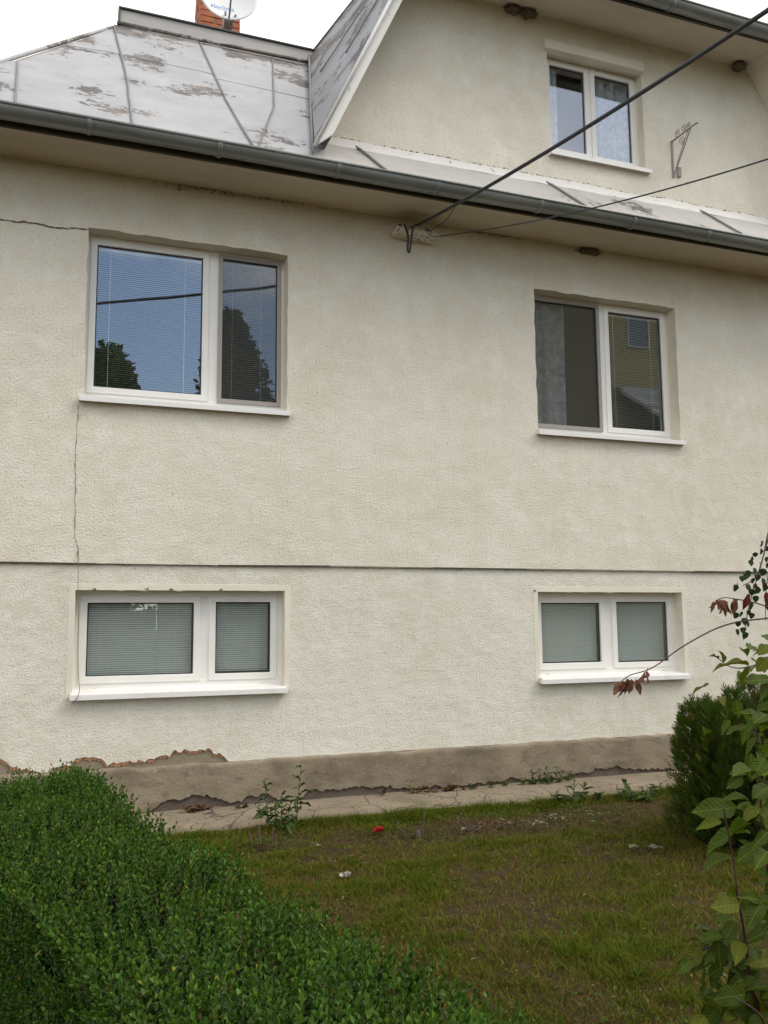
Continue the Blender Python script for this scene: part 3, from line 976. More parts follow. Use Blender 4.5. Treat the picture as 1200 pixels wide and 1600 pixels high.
# white flashing where the strip of roof meets the gable wall, mortar crumbs above it
fx = np.arange(1.98, 7.75, .06)
ft = 5.582 + smooth_noise(len(fx), 4, .004, 51)
V = []; F = []
for i, x in enumerate(fx):
    b = .010*mnoise.noise(Vector((x*3, 0, 0)))
    V += [(x, -.045+b, SL-.045+.012), (x, -.020+b*.5, 5.525), (x, -.014, ft[i]-.004), (x, .004, ft[i])]
for i in range(len(fx)-1):
    for k in range(3): F.append((i*4+k, (i+1)*4+k, (i+1)*4+k+1, i*4+k+1))
hang_mesh('flashing', np_mesh('flashing', V, F), M['flashing'], roof, smooth=True)


def lumps(name, pts, mt, parent):
    """crumbs of mortar / grime: many tiny irregular lumps in one mesh"""
    V = []; F = []
    for (p, r) in pts:
        n = len(V)
        for q in ((1, 0, 0), (0, 1, 0), (-1, 0, 0), (0, -1, 0), (0, 0, 1), (0, 0, -1)):
            k = r*random.uniform(.6, 1.3); V.append((p[0]+q[0]*k*1.3, p[1]+q[1]*k*.6, p[2]+q[2]*k))
        F += [(n, n+1, n+4), (n+1, n+2, n+4), (n+2, n+3, n+4), (n+3, n, n+4), (n+1, n, n+5), (n+2, n+1, n+5), (n+3, n+2, n+5), (n, n+3, n+5)]
    o = hang_mesh(name, np_mesh(name, V, F), M[mt], parent); o['kind'] = 'stuff'; return o


pts = []
for i in range(420):
    x = random.uniform(2.05, 7.6); pts.append(((x, -.004, np.interp(x, fx, ft)+random.gauss(.003, .004)), random.uniform(.003, .009)))
lumps('mortar_crumbs', pts, 'mud', gw)
pts = []
for i in range(300):
    c = random.choice([.85, 1.05, 1.2, 1.35, 1.55, 1.75, 3.55, 3.65, 3.75, 3.85, 4.6])
    x = random.gauss(c, .06); pts.append(((x, -.003, 4.935-abs(random.gauss(0, .022))-.015*math.sin(x*3)), random.uniform(.003, .008)))
for i in range(160):
    x = random.uniform(HX0, 8); pts.append(((x, -.003, 4.93-abs(random.gauss(0, .012))), random.uniform(.002, .006)))
lumps('mould_specks', pts, 'mud', wall_up)
pts = []
for i in range(140):
    x = random.uniform(HX0, 8.4); pts.append(((x, .012, 1.852+random.gauss(0, .004)), random.uniform(.002, .005)))
for x in (.31, .68, .87, 1.24, 4.03):
    for q in range(4): pts.append(((x+random.gauss(0, .008), .008, 1.668+random.gauss(0, .004)), random.uniform(.004, .008)))
lumps('dirt_specks', pts, 'mud', wall_low)


def ribbon(name, pts, w, y, parent, mt='crack_and_shade', seed=0):
    g = random.Random(seed); out = []
    for a, b in zip(pts[:-1], pts[1:]):
        for i in range(10):
            u = i/10; out.append((a[0]+(b[0]-a[0])*u+g.gauss(0, .003), a[1]+(b[1]-a[1])*u+g.gauss(0, .003)))
    out.append(pts[-1]); mb = MB()
    for p, q in zip(out[:-1], out[1:]):
        d = Vector((q[0]-p[0], 0, q[1]-p[1])).normalized(); s_ = Vector((-d.z, 0, d.x))*w*g.uniform(.4, 1.3)
        P, Q = Vector((p[0], y, p[1])), Vector((q[0], y, q[1]))
        mb.quad(P-s_, Q-s_, Q+s_, P+s_)
    return H(mb, name, M[mt], parent)


ribbon('crack_and_shade', [(-.6, 4.418), (-.449, 4.43), (-.18, 4.436), (-.05, 4.425), (.185, 4.448)], .0045, -.0065, wall_up, seed=3)
ribbon('crack_and_shade', [(.150, 3.05), (.142, 2.72), (.150, 2.35), (.158, 2.05), (.183, 1.95), (.186, 1.87)], .0022, -.0065, wall_up, seed=4)
ribbon('crack_and_shade', [(-.6, 1.863), (8.5, 1.863)], .004, -.0062, wall_up, seed=5)  # not a crack: dark ribbon painting the shadow line along the storey step

# ---- chimney (bricks one by one)
CX, CY, CW = 1.635, 2.95, .46
mb = MB(); mb.box(CX-CW/2+.012, CX+CW/2-.012, CY-CW/2+.012, CY+CW/2-.012, 6.6, 9.12)
chim = H(mb, 'chimney', M['mortar'])
bm_ = MB(); bm_.box(-.1225, .1225, -.055, .055, -.031, .031); bmesh_ = bm_.mesh('brick'); bmesh_.materials.append(M['brick'])
zc_ = 7.55; k = 0
while zc_ < 9.1:
    for side in range(4):
        for j in (0, 1):
            a = side*math.pi/2
            lx = (-CW/2+.1225 + j*.245 - (.0 if k % 2 == 0 else .045)) if not (k % 2 and j) else (CW/2-.1225-.03)
            if k % 2 == 0: lx = (-CW/2+.1225) if j == 0 else (CW/2-.085)
            ly = -CW/2+.055 + random.uniform(-.003, .003)
            wx = lx*math.cos(a)-ly*math.sin(a); wy = lx*math.sin(a)+ly*math.cos(a)
            o = bpy.data.objects.new('brick', bmesh_); COL.objects.link(o)
            o.location = (CX+wx, CY+wy, zc_); o.rotation_euler = (0, 0, a+random.uniform(-.01, .01))
            if (j == 1 and k % 2 == 0) or (k % 2 and j == 0): o.scale = (.64, 1, 1)
            hang(o, chim)
    zc_ += .075; k += 1
mb = MB(); mb.box(CX-CW/2-.05, CX+CW/2+.05, CY-CW/2-.05, CY+CW/2+.05, 9.121, 9.2); H(mb, 'chimney_cap', M['concrete'], chim, bevel=.01)

# ------------------------------------------------------------------ satellite dish
dish = tag(empty('satellite_dish', (1.66, 2.30, 7.86)), 'pale satellite dish with blue lettering in front of the brick chimney', 'satellite dish')
dc = Vector((1.650, 2.28, 8.395)); dn = (Vector((-.25, -9.2, -1.6))).normalized(); dn = Vector((-.10, -.98, .12)).normalized()
du = Vector((0, 0, 1)) - dn*dn.z; du.normalize(); dr = du.cross(dn).normalized() * -1
if dr.x < 0: dr = -dr


def child_world(o, parent):
    o.parent = parent; o.matrix_parent_inverse = Matrix.Translation(-parent.location); return o


V = []; F = []; k = 40; rg = 9; RX, RZ = .325, .345
for back in (0, 1):
    for i in range(rg+1):
        rr = i/rg
        for j in range(k):
            a = 2*math.pi*j/k
            p = dc + dr*RX*rr*math.cos(a) + du*RZ*rr*math.sin(a) + dn*(.07*rr*rr-.035 - back*.008)
            V.append(tuple(p))
n = k*(rg+1)
for back in (0, 1):
    for i in range(rg):
        for j in range(k):
            l = (j+1) % k; a = back*n+i*k
            F.append((a+j, a+l, a+k+l, a+k+j) if not back else (a+j, a+k+j, a+k+l, a+l))
for j in range(k):
    l = (j+1) % k; F.append((rg*k+j, rg*k+l, n+rg*k+l, n+rg*k+j))
child_world(add('reflector', np_mesh('reflector', V, F), M['dish'], smooth=True), dish)
mb = MB()
foot = dc - du*.32 + dn*.0; tip = dc - du*.06 + dn*.42 + dr*.02
mb.tube([foot-dn*.06, foot+dn*.06, tip], .011, 8); child_world(mb.build('arm', M['galv'], smooth=True), dish)
mb = MB(); mb.tube([tip+dn*.05, tip-dn*.0+du*.02, tip-dn*.04+du*.035, tip-dn*.10+du*.05], [.02, .022, .030, .022], 12)
child_world(mb.build('receiver', M['dish'], smooth=True), dish)
mb = MB(); mb.tube([(1.66, 2.42, 7.70), (1.66, 2.42, 8.5)], .021, 10); child_world(mb.build('mast', M['galv'], smooth=True), dish)
mb = MB(); mb.box(1.61, 1.71, 2.33, 2.45, 8.08, 8.2); child_world(mb.build('clamp', M['galv']), dish)
for q in (-1, 1):
    mb = MB(); mb.tube([(1.66+.03*q, 2.34, 8.1), (1.66+.06*q, 2.20, 8.14)], .012, 8); child_world(mb.build('stay', M['galv']), dish)
tcu = bpy.data.curves.new('lettering', 'FONT'); tcu.body = 'skylink'; tcu.size = .098; tcu.align_x = 'CENTER'; tcu.extrude = .0008
to = bpy.data.objects.new('lettering_tmp', tcu); COL.objects.link(to)
dg = bpy.context.evaluated_depsgraph_get()
tme = bpy.data.meshes.new_from_object(to.evaluated_get(dg)); bpy.data.objects.remove(to)
for v in tme.vertices:
    x, z = v.co.x - .07, v.co.y - .185
    rr = (x/RX)**2 + (z/RZ)**2
    v.co = dc + dr*x + du*z + dn*(.07*rr - .035 + .004 + v.co.z)
child_world(add('lettering', tme, M['print']), dish)

# ------------------------------------------------------------------ things on the wall
nb = tag(empty('cable_bracket', (2.88, -.02, 4.76)), 'short flaking white beam on the wall below the eave, carrying the cables', 'bracket')
mb = MB(); V = []
mb.hexa([(2.69, -.16, 4.748), (3.06, -.16, 4.735), (3.08, .0, 4.735), (2.69, .0, 4.748), (2.69, -.16, 4.795), (3.06, -.16, 4.780), (3.08, .0, 4.78), (2.69, .0, 4.795)])
child_world(mb.build('beam', M['beam'], bevel=.008), nb)
for xx in (2.74, 2.84, 3.0):
    mb = MB(); mb.tube([(xx, -.1, 4.79), (xx, -.1, 4.82), (xx, -.1, 4.835)], [.02, .026, .012], 10)
    child_world(mb.build('insulator', M['mud'], smooth=True), nb)

def cable(pts, r, k=8):
    """smooth curve through the points"""
    P = [Vector(p) for p in pts]; out = []
    for i in range(len(P)-1):
        p0, p1, p2, p3 = P[max(i-1, 0)], P[i], P[i+1], P[min(i+2, len(P)-1)]
        for s_ in range(12):
            u = s_/12
            out.append(.5*((2*p1)+(p2-p0)*u+(2*p0-5*p1+4*p2-p3)*u*u+(3*p1-p0-3*p2+p3)*u**3))
    out.append(P[-1]); mb = MB(); mb.tube(out, r, k); return mb


def quadr(a, b, c, n=14):
    """parabola a -> through b (kept as an inner point) -> c"""
    a, b, c = Vector(a), Vector(b), Vector(c); out = []
    ub = (b-a).length/((b-a).length+(c-b).length)
    ctrl = (b - a*(1-ub)**2 - c*ub**2)/(2*ub*(1-ub))
    for i in range(n+1):
        u = i/n; out.append(a*(1-u)**2 + ctrl*2*u*(1-u) + c*u*u)
    return out


PT = (5.3, -16.0, 6.3)
tag(cable(quadr((2.86, -.24, 4.79), (3.35, -3.71, 4.505), PT, 20), .0135).build('overhead_cable', M['cable'], smooth=True),
    'thick black overhead cable running from the beam to the upper right', 'cable')
tag(cable(quadr((3.075, -.20, 4.735), (3.85, -3.15, 4.075), (PT[0], PT[1], 5.6), 20), .0052, 6).build('overhead_wire', M['cable'], smooth=True),
    'thin black wire running from the beam to the right edge', 'cable')
mb = cable([(2.86, -.24, 4.79), (2.805, -.245, 4.76), (2.790, -.24, 4.66), (2.775, -.24, 4.56), (2.765, -.235, 4.53), (2.755, -.23, 4.56), (2.765, -.22, 4.68), (2.75, -.18, 4.80)], .0095)
tag(mb.build('cable_loop', M['cable'], smooth=True), 'black cable hanging in a loop under the flaking beam', 'cable')
mb = cable([(3.06, -.52, 4.9), (3.075, -.5, 4.86), (3.05, -.36, 4.80), (2.98, -.25, 4.76), (2.985, -.21, 4.72), (3.06, -.20, 4.732)], .0035, 6)
tag(mb.build('tie_wire', M['cable'], smooth=True), 'thin curved wire between the gutter and the flaking beam', 'wire')
mb = cable([(.185, -.012, 1.95), (.187, -.02, 1.86), (.190, -.03, 1.70), (.2, -.035, 1.5), (.203, -.035, 1.25), (.214, -.05, 1.05), (.222, -.06, .93), (.205, -.055, .875), (.178, -.02, .845)], .0026, 6)
tag(mb.build('hanging_cord', M['cord'], smooth=True), 'thin brown cord hanging past the left edge of the wide basement window', 'cord')
# clay nests under the eaves
def nest(name, c, rx, ry, rz, label, seed):
    V = []; F = []; a_, b_ = 26, 14
    for i in range(b_+1):
        th = math.pi*i/b_
        for j in range(a_):
            ph = 2*math.pi*j/a_
            d = Vector((math.sin(th)*math.cos(ph), math.sin(th)*math.sin(ph), math.cos(th)))
            f = 1 + .45*mnoise.noise(d*2.2+Vector((seed, 0, 0))) + .42*mnoise.noise(d*6+Vector((seed, 2, 0)))
            p = Vector((d.x*rx*f, d.y*ry*f, d.z*rz*f)) + Vector(c); p.y = min(p.y, .01); V.append(tuple(p))
    for i in range(b_):
        for j in range(a_):
            l = (j+1) % a_; F.append((i*a_+j, (i+1)*a_+j, (i+1)*a_+l, i*a_+l))
    o = add(name, np_mesh(name, V, F), M['mud'], smooth=True)
    o['label'] = label; o['category'] = 'nest'; o['group'] = 'mud nests under the eaves'
    return o


nest('mud_nest', (4.72, -.005, 4.905), .105, .035, .034, 'flat dark crusty mud patch below the lower eave above the storey window', 1)
nest('mud_nest', (3.96, -.015, 7.215), .085, .05, .042, 'left one of two dark mud lumps under the upper eave', 2)
nest('mud_nest', (4.12, -.02, 7.212), .085, .055, .05, 'right one of two dark mud lumps under the upper eave', 3)
nest('mud_nest', (6.64, -.05, 7.205), .07, .06, .04, 'small mud lump in the right corner under the upper eave', 4)

# wrought-iron flower bracket
ib = tag(empty('iron_bracket', (5.752, 0, 5.83)), 'grey wrought-iron bracket with scrolls on the gable wall right of the window', 'bracket')
mb = MB(); mb.box(5.742, 5.762, -.014, .004, 5.83, 6.225); child_world(mb.build('wall_bar', M['iron'], bevel=.002), ib)
mb = MB(); mb.tube([(5.752, 0, 6.213), (5.752, -.36, 6.213), (5.752, -.40, 6.20)], .009, 6); child_world(mb.build('arm', M['iron']), ib)
mb = MB(); mb.tube([(5.752, -.30, 6.213), (5.752, -.12, 5.98), (5.752, -.01, 5.85)], .007, 6); child_world(mb.build('brace', M['iron']), ib)
mb = MB(); mb.tube([(5.752, -.26, 6.213), (5.752, -.09, 5.98), (5.752, -.03, 5.86)], .005, 6); child_world(mb.build('brace', M['iron']), ib)
for (cy, cz, r0, sgn) in ((-.10, 6.262, .042, 1), (-.19, 6.262, .042, -1), (-.27, 6.25, .032, 1), (-.15, 6.15, .045, -1)):
    mb = MB(); pp = []
    for i in range(22):
        a = i*.48; rr = r0*(1-i/24)
        pp.append((5.752, cy+sgn*rr*math.cos(a-1.57), cz+rr*math.sin(a-1.57)))
    mb.tube(pp, .0045, 5); child_world(mb.build('scroll', M['iron']), ib)
mb = MB(); mb.box(5.80, 5.84, -.02, .004, 5.85, 5.95); child_world(mb.build('plate', M['iron']), ib)


# ------------------------------------------------------------------ vegetation helpers
def leaves_mesh(name, P, A, N, L, Wd, col, fold=.25, mat='hedge', curl=0.0):
    P, A, N = (np.asarray(q, float) for q in (P, A, N))
    A = A/np.linalg.norm(A, axis=1, keepdims=True)
    N = N - A*(N*A).sum(1, keepdims=True); N /= (np.linalg.norm(N, axis=1, keepdims=True)+1e-9)
    Sd = np.cross(N, A); L = np.asarray(L)[:, None]; Wd = np.asarray(Wd)[:, None]
    base = P; tip = P + A*L - N*L*curl
    m1, m2 = P + A*L*.3, P + A*L*.68 - N*L*curl*.4
    up = N*Wd*fold
    v = np.stack([base, m1+Sd*Wd*.46+up, m2+Sd*Wd*.42+up, tip, m2-Sd*Wd*.42+up, m1-Sd*Wd*.46+up], 1).reshape(-1, 3)
    n = len(P); b = (np.arange(n)*6)[:, None]
    F = np.concatenate([b+np.array([0, 1, 2, 3]), b+np.array([0, 3, 4, 5])], 0)
    c = np.repeat(np.asarray(col), 6, axis=0)
    return np_mesh(name, v, F, c)


def rand_unit(n):
    a = rng.normal(size=(n, 3)); return a/np.linalg.norm(a, axis=1, keepdims=True)


# ------------------------------------------------------------------ hedge
HC = np.array([(-7.6, 1.12), (-6.4, .83), (-5.4, .555), (-4.5, .325), (-3.9, .19), (-3.2, .04), (-2.3, -.07)])
HTOP, HHW = .70, .30


def hx(y): return np.interp(y, HC[:, 0], HC[:, 1])


def hedge_pts(n, part):
    y = rng.uniform(-7.4, -2.32, n)
    if part == 'top':
        u = rng.uniform(-1, 1, n); z = HTOP - .07*np.abs(u)**3 + 0*u
        nr = np.stack([.35*u**3, 0*u, 1+0*u], 1)
    elif part == 'left':
        u = -1 + .10*rng.normal(size=n)*.4; z = rng.uniform(.05, HTOP-.04, n); nr = np.stack([-1+0*u, 0*u, .35+0*u], 1)
    elif part == 'right':
        u = 1 + .04*rng.normal(size=n); z = rng.uniform(.05, HTOP-.04, n); nr = np.stack([1+0*u, 0*u, .35+0*u], 1)
    else:
        y = -2.32 + .03*rng.normal(size=n); u = rng.uniform(-1, 1, n); z = rng.uniform(.05, HTOP-.04, n); nr = np.stack([0*u, 1+0*u, .35+0*u], 1)
    lum = np.array([mnoise.noise(Vector((a*3.1, b*3.1, c*3.1))) + .5*mnoise.noise(Vector((a*9, b*9, c*9))) for a, b, c in zip(hx(y)+u*HHW, y, z)])
    x = hx(y) + u*HHW
    p = np.stack([x, y, z], 1) + nr*(lum*.07)[:, None] - nr*(np.abs(rng.normal(size=n))*.03)[:, None]
    return p, nr, lum


allP, allN, allL = [], [], []
for part, n in (('top', 6000), ('left', 4600), ('right', 1500), ('end', 700)):
    p, nr, lu = hedge_pts(n, part); allP.append(p); allN.append(nr); allL.append(lu)
SPs = np.concatenate(allP); SN = np.concatenate(allN); SLm = np.concatenate(allL)
nS = len(SPs)
sdir = SN*.55 + np.array([0, 0, .75]) + rng.normal(size=(nS, 3))*.28
sdir /= np.linalg.norm(sdir, axis=1, keepdims=True)
slen = rng.uniform(.05, .10, nS)
long_ = rng.random(nS) < .09
slen[long_ & (SN[:, 2] > .8)] *= 1.7
PER = 14
Pp = []; Aa = []; Nn = []; Ll = []; Ww = []; Cc = []
side = rand_unit(nS); side -= sdir*(side*sdir).sum(1, keepdims=True); side /= np.linalg.norm(side, axis=1, keepdims=True)
side2 = np.cross(sdir, side)
age = rng.random(nS); shsz = rng.uniform(.7, 1.3, nS)
for k in range(PER):
    u = (k//2)/(PER/2-1)
    s_ = (side if (k//2) % 2 == 0 else side2)*(1 if k % 2 else -1)
    base = SPs + sdir*(slen*(u*1.05-.5))[:, None]
    a = s_*(.95-.45*u) + sdir*(.45+.6*u) + rng.normal(size=(nS, 3))*.18
    if k >= PER-2: a = sdir + s_*.35
    nn = sdir - s_*.4 + rng.normal(size=(nS, 3))*.15
    Pp.append(base); Aa.append(a); Nn.append(nn)
    Ll.append(rng.uniform(.013, .022, nS)*shsz*(1.05-.25*u)); Ww.append(rng.uniform(.006, .0095, nS)*shsz)
    g = np.stack([.027+.034*age, .066+.046*age, .008+.006*age], 1)*(1 + .55*u*(k > 5))
    g *= rng.uniform(.6, 1.35, nS)[:, None]
    yl = rng.random(nS) < .014
    g[yl] = (.22, .21, .025)
    g[rng.random(nS) < .012] = (.10, .055, .025)
    Cc.append(g)
hedge = tag(empty('hedge', (.3, -4.6, 0)), 'clipped small-leaved green hedge in the lower left foreground', 'hedge')
o = child_world(add('foliage', leaves_mesh('foliage', np.concatenate(Pp), np.concatenate(Aa), np.concatenate(Nn), np.concatenate(Ll), np.concatenate(Ww), np.concatenate(Cc), .22), M['hedge']), hedge)
o['kind'] = 'stuff'
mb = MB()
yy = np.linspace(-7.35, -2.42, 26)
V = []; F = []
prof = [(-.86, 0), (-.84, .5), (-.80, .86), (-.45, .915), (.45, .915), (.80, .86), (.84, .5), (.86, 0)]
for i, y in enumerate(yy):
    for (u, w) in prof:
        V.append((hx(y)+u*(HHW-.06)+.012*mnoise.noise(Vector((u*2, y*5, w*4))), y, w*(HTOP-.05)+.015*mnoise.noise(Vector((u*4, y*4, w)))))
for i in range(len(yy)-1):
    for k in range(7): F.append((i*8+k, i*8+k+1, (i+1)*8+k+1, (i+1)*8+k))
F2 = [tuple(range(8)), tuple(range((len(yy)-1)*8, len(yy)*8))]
me = bpy.data.meshes.new('dark_core'); me.from_pydata(V, [], F+F2)
child_world(add('dark_core', me, M['hedgecore']), hedge)  # solid dark core painted as the shaded inside of the hedge
mb = MB()
for i in range(0, nS, 4):
    p = Vector(SPs[i]); d = Vector(sdir[i]); mb.tube([p-d*slen[i]*.75, p+d*slen[i]*.5], [.0016, .0009], 3, caps=False)
o = child_world(mb.build('shoots', M['stem']), hedge); o['kind'] = 'stuff'

# ------------------------------------------------------------------ conifer
tj = tag(empty('conifer_shrub', (4.24, -2.30, 0)), 'dense dark green conifer shrub at the right edge in front of the wall', 'shrub')
mb = MB(); mb.tube([(4.24, -2.30, -.02), (4.25, -2.29, .4), (4.23, -2.30, .85)], [.04, .03, .008], 8); child_world(mb.build('trunk', M['bark'], smooth=True), tj)
nT = 7200
lead = []
for k in range(34):
    a_ = k*2.399; r_ = .42*math.sqrt((k+.5)/34)
    lead.append((r_*math.cos(a_), r_*math.sin(a_), (.98-.95*r_*r_)*random.uniform(.86, 1.06)))
lead = np.array(lead)
li = rng.integers(0, len(lead), nT); hz = rng.random(nT)**.85
th = rng.uniform(0, 2*np.pi, nT)
lr = (.15*(1-hz)**.6+.012)*(.6+.5*rng.random(nT))
tp = np.stack([4.24+lead[li, 0]*(.97+.06*hz)+lr*np.cos(th), -2.30+lead[li, 1]*(.97+.06*hz)+lr*np.sin(th), .03+hz*(lead[li, 2]-.05)], 1)
td = np.stack([np.cos(th)*.55+lead[li, 0]*1.1, np.sin(th)*.55+lead[li, 1]*1.1, .75+.8*hz], 1) + rng.normal(size=(nT, 3))*.22
td /= np.linalg.norm(td, axis=1, keepdims=True)
tn = rand_unit(nT)
P, A, N, L, Wd, C = [], [], [], [], [], []
sl = rng.uniform(.05, .10, nT)
tsd = np.cross(tn, td); tsd /= np.linalg.norm(tsd, axis=1, keepdims=True)
tcol = np.stack([rng.uniform(.030, .055, nT), rng.uniform(.050, .080, nT), rng.uniform(.006, .010, nT)], 1)
yl = rng.random(nT) < .07; tcol[yl] = np.stack([rng.uniform(.08, .13, nT), rng.uniform(.095, .14, nT), rng.uniform(.014, .024, nT)], 1)[yl]
for k in range(10):
    u = (k//2)/5; s_ = tsd*(1 if k % 2 else -1)
    if k < 9:
        P.append(tp + td*(sl*u)[:, None]); A.append(td*.9 + s_*.62 + rng.normal(size=(nT, 3))*.12); L.append(sl*(.55-.30*u)); Wd.append(np.full(nT, .0058))
    else:
        P.append(tp); A.append(td); L.append(sl*1.05); Wd.append(np.full(nT, .006))
    N.append(np.cross(td, tsd)); C.append(tcol*(1+.35*u))
o = child_world(add('foliage', leaves_mesh('foliage', np.concatenate(P), np.concatenate(A), np.concatenate(N), np.concatenate(L), np.concatenate(Wd), np.concatenate(C), .1), M['needle']), tj); o['kind'] = 'stuff'
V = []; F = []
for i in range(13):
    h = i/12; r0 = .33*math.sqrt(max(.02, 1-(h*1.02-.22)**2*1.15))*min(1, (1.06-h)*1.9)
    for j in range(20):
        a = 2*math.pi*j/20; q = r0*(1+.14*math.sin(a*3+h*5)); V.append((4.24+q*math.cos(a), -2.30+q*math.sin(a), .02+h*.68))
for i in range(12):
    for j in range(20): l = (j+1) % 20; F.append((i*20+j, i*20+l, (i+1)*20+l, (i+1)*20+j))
child_world(add('dark_core', np_mesh('dark_core', V, F), M['hedgecore']), tj)  # solid dark core in place of the conifer's shaded inside


# ------------------------------------------------------------------ broad-leaved plants with single leaves
def leaf_mesh(name, mt, width=.5, fold=.18, curl=.25, wave=.03, seed=0, heart=False, n=9):
    """unit-length leaf along +x, upper side +z, pointed tip"""
    V = []; F = []
    for i in range(n+1):
        u = i/n
        w = width*.5*(math.sin(math.pi*min(1, u**.75))**.8 if not heart else (1.05*math.sin(math.pi*u**.62)**.7)) if 0 < i < n else 0.004
        if u > .75: w *= 1-.35*(u-.75)/.25
        zc_ = -curl*u*u
        for s_ in (-1, -.5, 0, .5, 1):
            V.append((u, s_*w, zc_ + fold*abs(s_)*w*2 + wave*math.sin(u*11+seed+s_)*abs(s_)))
    for i in range(n):
        for k in range(4): a = i*5+k; F.append((a, a+5, a+6, a+1))
    me = np_mesh(name, V, F); me.polygons.foreach_set('use_smooth', [True]*len(me.polygons)); me.materials.append(mt); return me


LM = {k: [leaf_mesh('leaf', M[k], w, f, c, wv, s_) for (w, f, c, wv, s_) in ((.52, .2, .22, .03, 0), (.58, .12, .10, .05, 2), (.46, .3, .35, .03, 4))] for k in ('leaf', 'leaf_yellow', 'leaf_weed', 'leaf_pale')}
LM['leaf_brown'] = [leaf_mesh('leaf', M['leaf_brown'], w, f, c, wv, s_) for (w, f, c, wv, s_) in ((.36, .6, .5, .07, 0), (.3, .8, .2, .09, 3), (.4, .5, -.3, .08, 5))]
LM['leaf_red'] = [leaf_mesh('leaf', M['leaf_red'], .5, .4, .3, .05, 1)]
LM['leaf_dark'] = [leaf_mesh('leaf', M['leaf_dark'], .78, .12, .12, .03, s_, True) for s_ in (0, 3)]
LM['weed_brown'] = [leaf_mesh('leaf', M['weed_brown'], .4, .3, .3, .05, 1)]
LM['thistle'] = [leaf_mesh('leaf', M['leaf_weed'], .34, .35, .3, .10, 1), leaf_mesh('leaf', M['leaf_weed'], .28, .3, .5, .12, 2)]

shr = tag(empty('broad_leaved_shrub', (2.30, -4.86, 0)), 'broad-leaved green shrub in the right foreground with two withered twigs', 'shrub')


def stem(pts, r0, r1, mt, parent, name='stem'):
    mb = MB(); P_ = [Vector(p) for p in pts]; out = []
    for i in range(len(P_)-1):
        p0, p1, p2, p3 = P_[max(i-1, 0)], P_[i], P_[i+1], P_[min(i+2, len(P_)-1)]
        for s_ in range(6):
            u = s_/6; out.append(.5*((2*p1)+(p2-p0)*u+(2*p0-5*p1+4*p2-p3)*u*u+(3*p1-p0-3*p2+p3)*u**3))
    out.append(P_[-1]); k = len(out)
    mb.tube(out, [r0+(r1-r0)*i/(k-1) for i in range(k)], 6)
    return child_world(mb.build(name, M[mt], smooth=True), parent), out


base = Vector((2.30, -4.86, 0))
STEMS = [
    [base, (2.169, -4.715, 0.365), (2.046, -4.768, 0.710), (1.981, -4.836, 1.005), (1.923, -4.898, 1.234)],
    [base, (2.094, -4.708, 0.116), (1.940, -4.789, 0.349), (1.814, -4.812, 0.479), (1.704, -4.823, 0.462)],
    [base, (1.996, -4.795, 0.238), (1.843, -4.888, 0.567), (1.811, -4.900, 0.745), (1.746, -4.949, 0.897)],
    [base, (2.252, -4.702, 0.445), (2.122, -4.816, 0.863), (2.091, -4.855, 1.246), (2.059, -4.861, 1.380)],
    [base, (1.948, -4.876, 0.176), (1.826, -4.961, 0.345), (1.723, -4.986, 0.418)],
]
for s_ in STEMS: stem(s_, .0055, .0022, 'twig', shr)
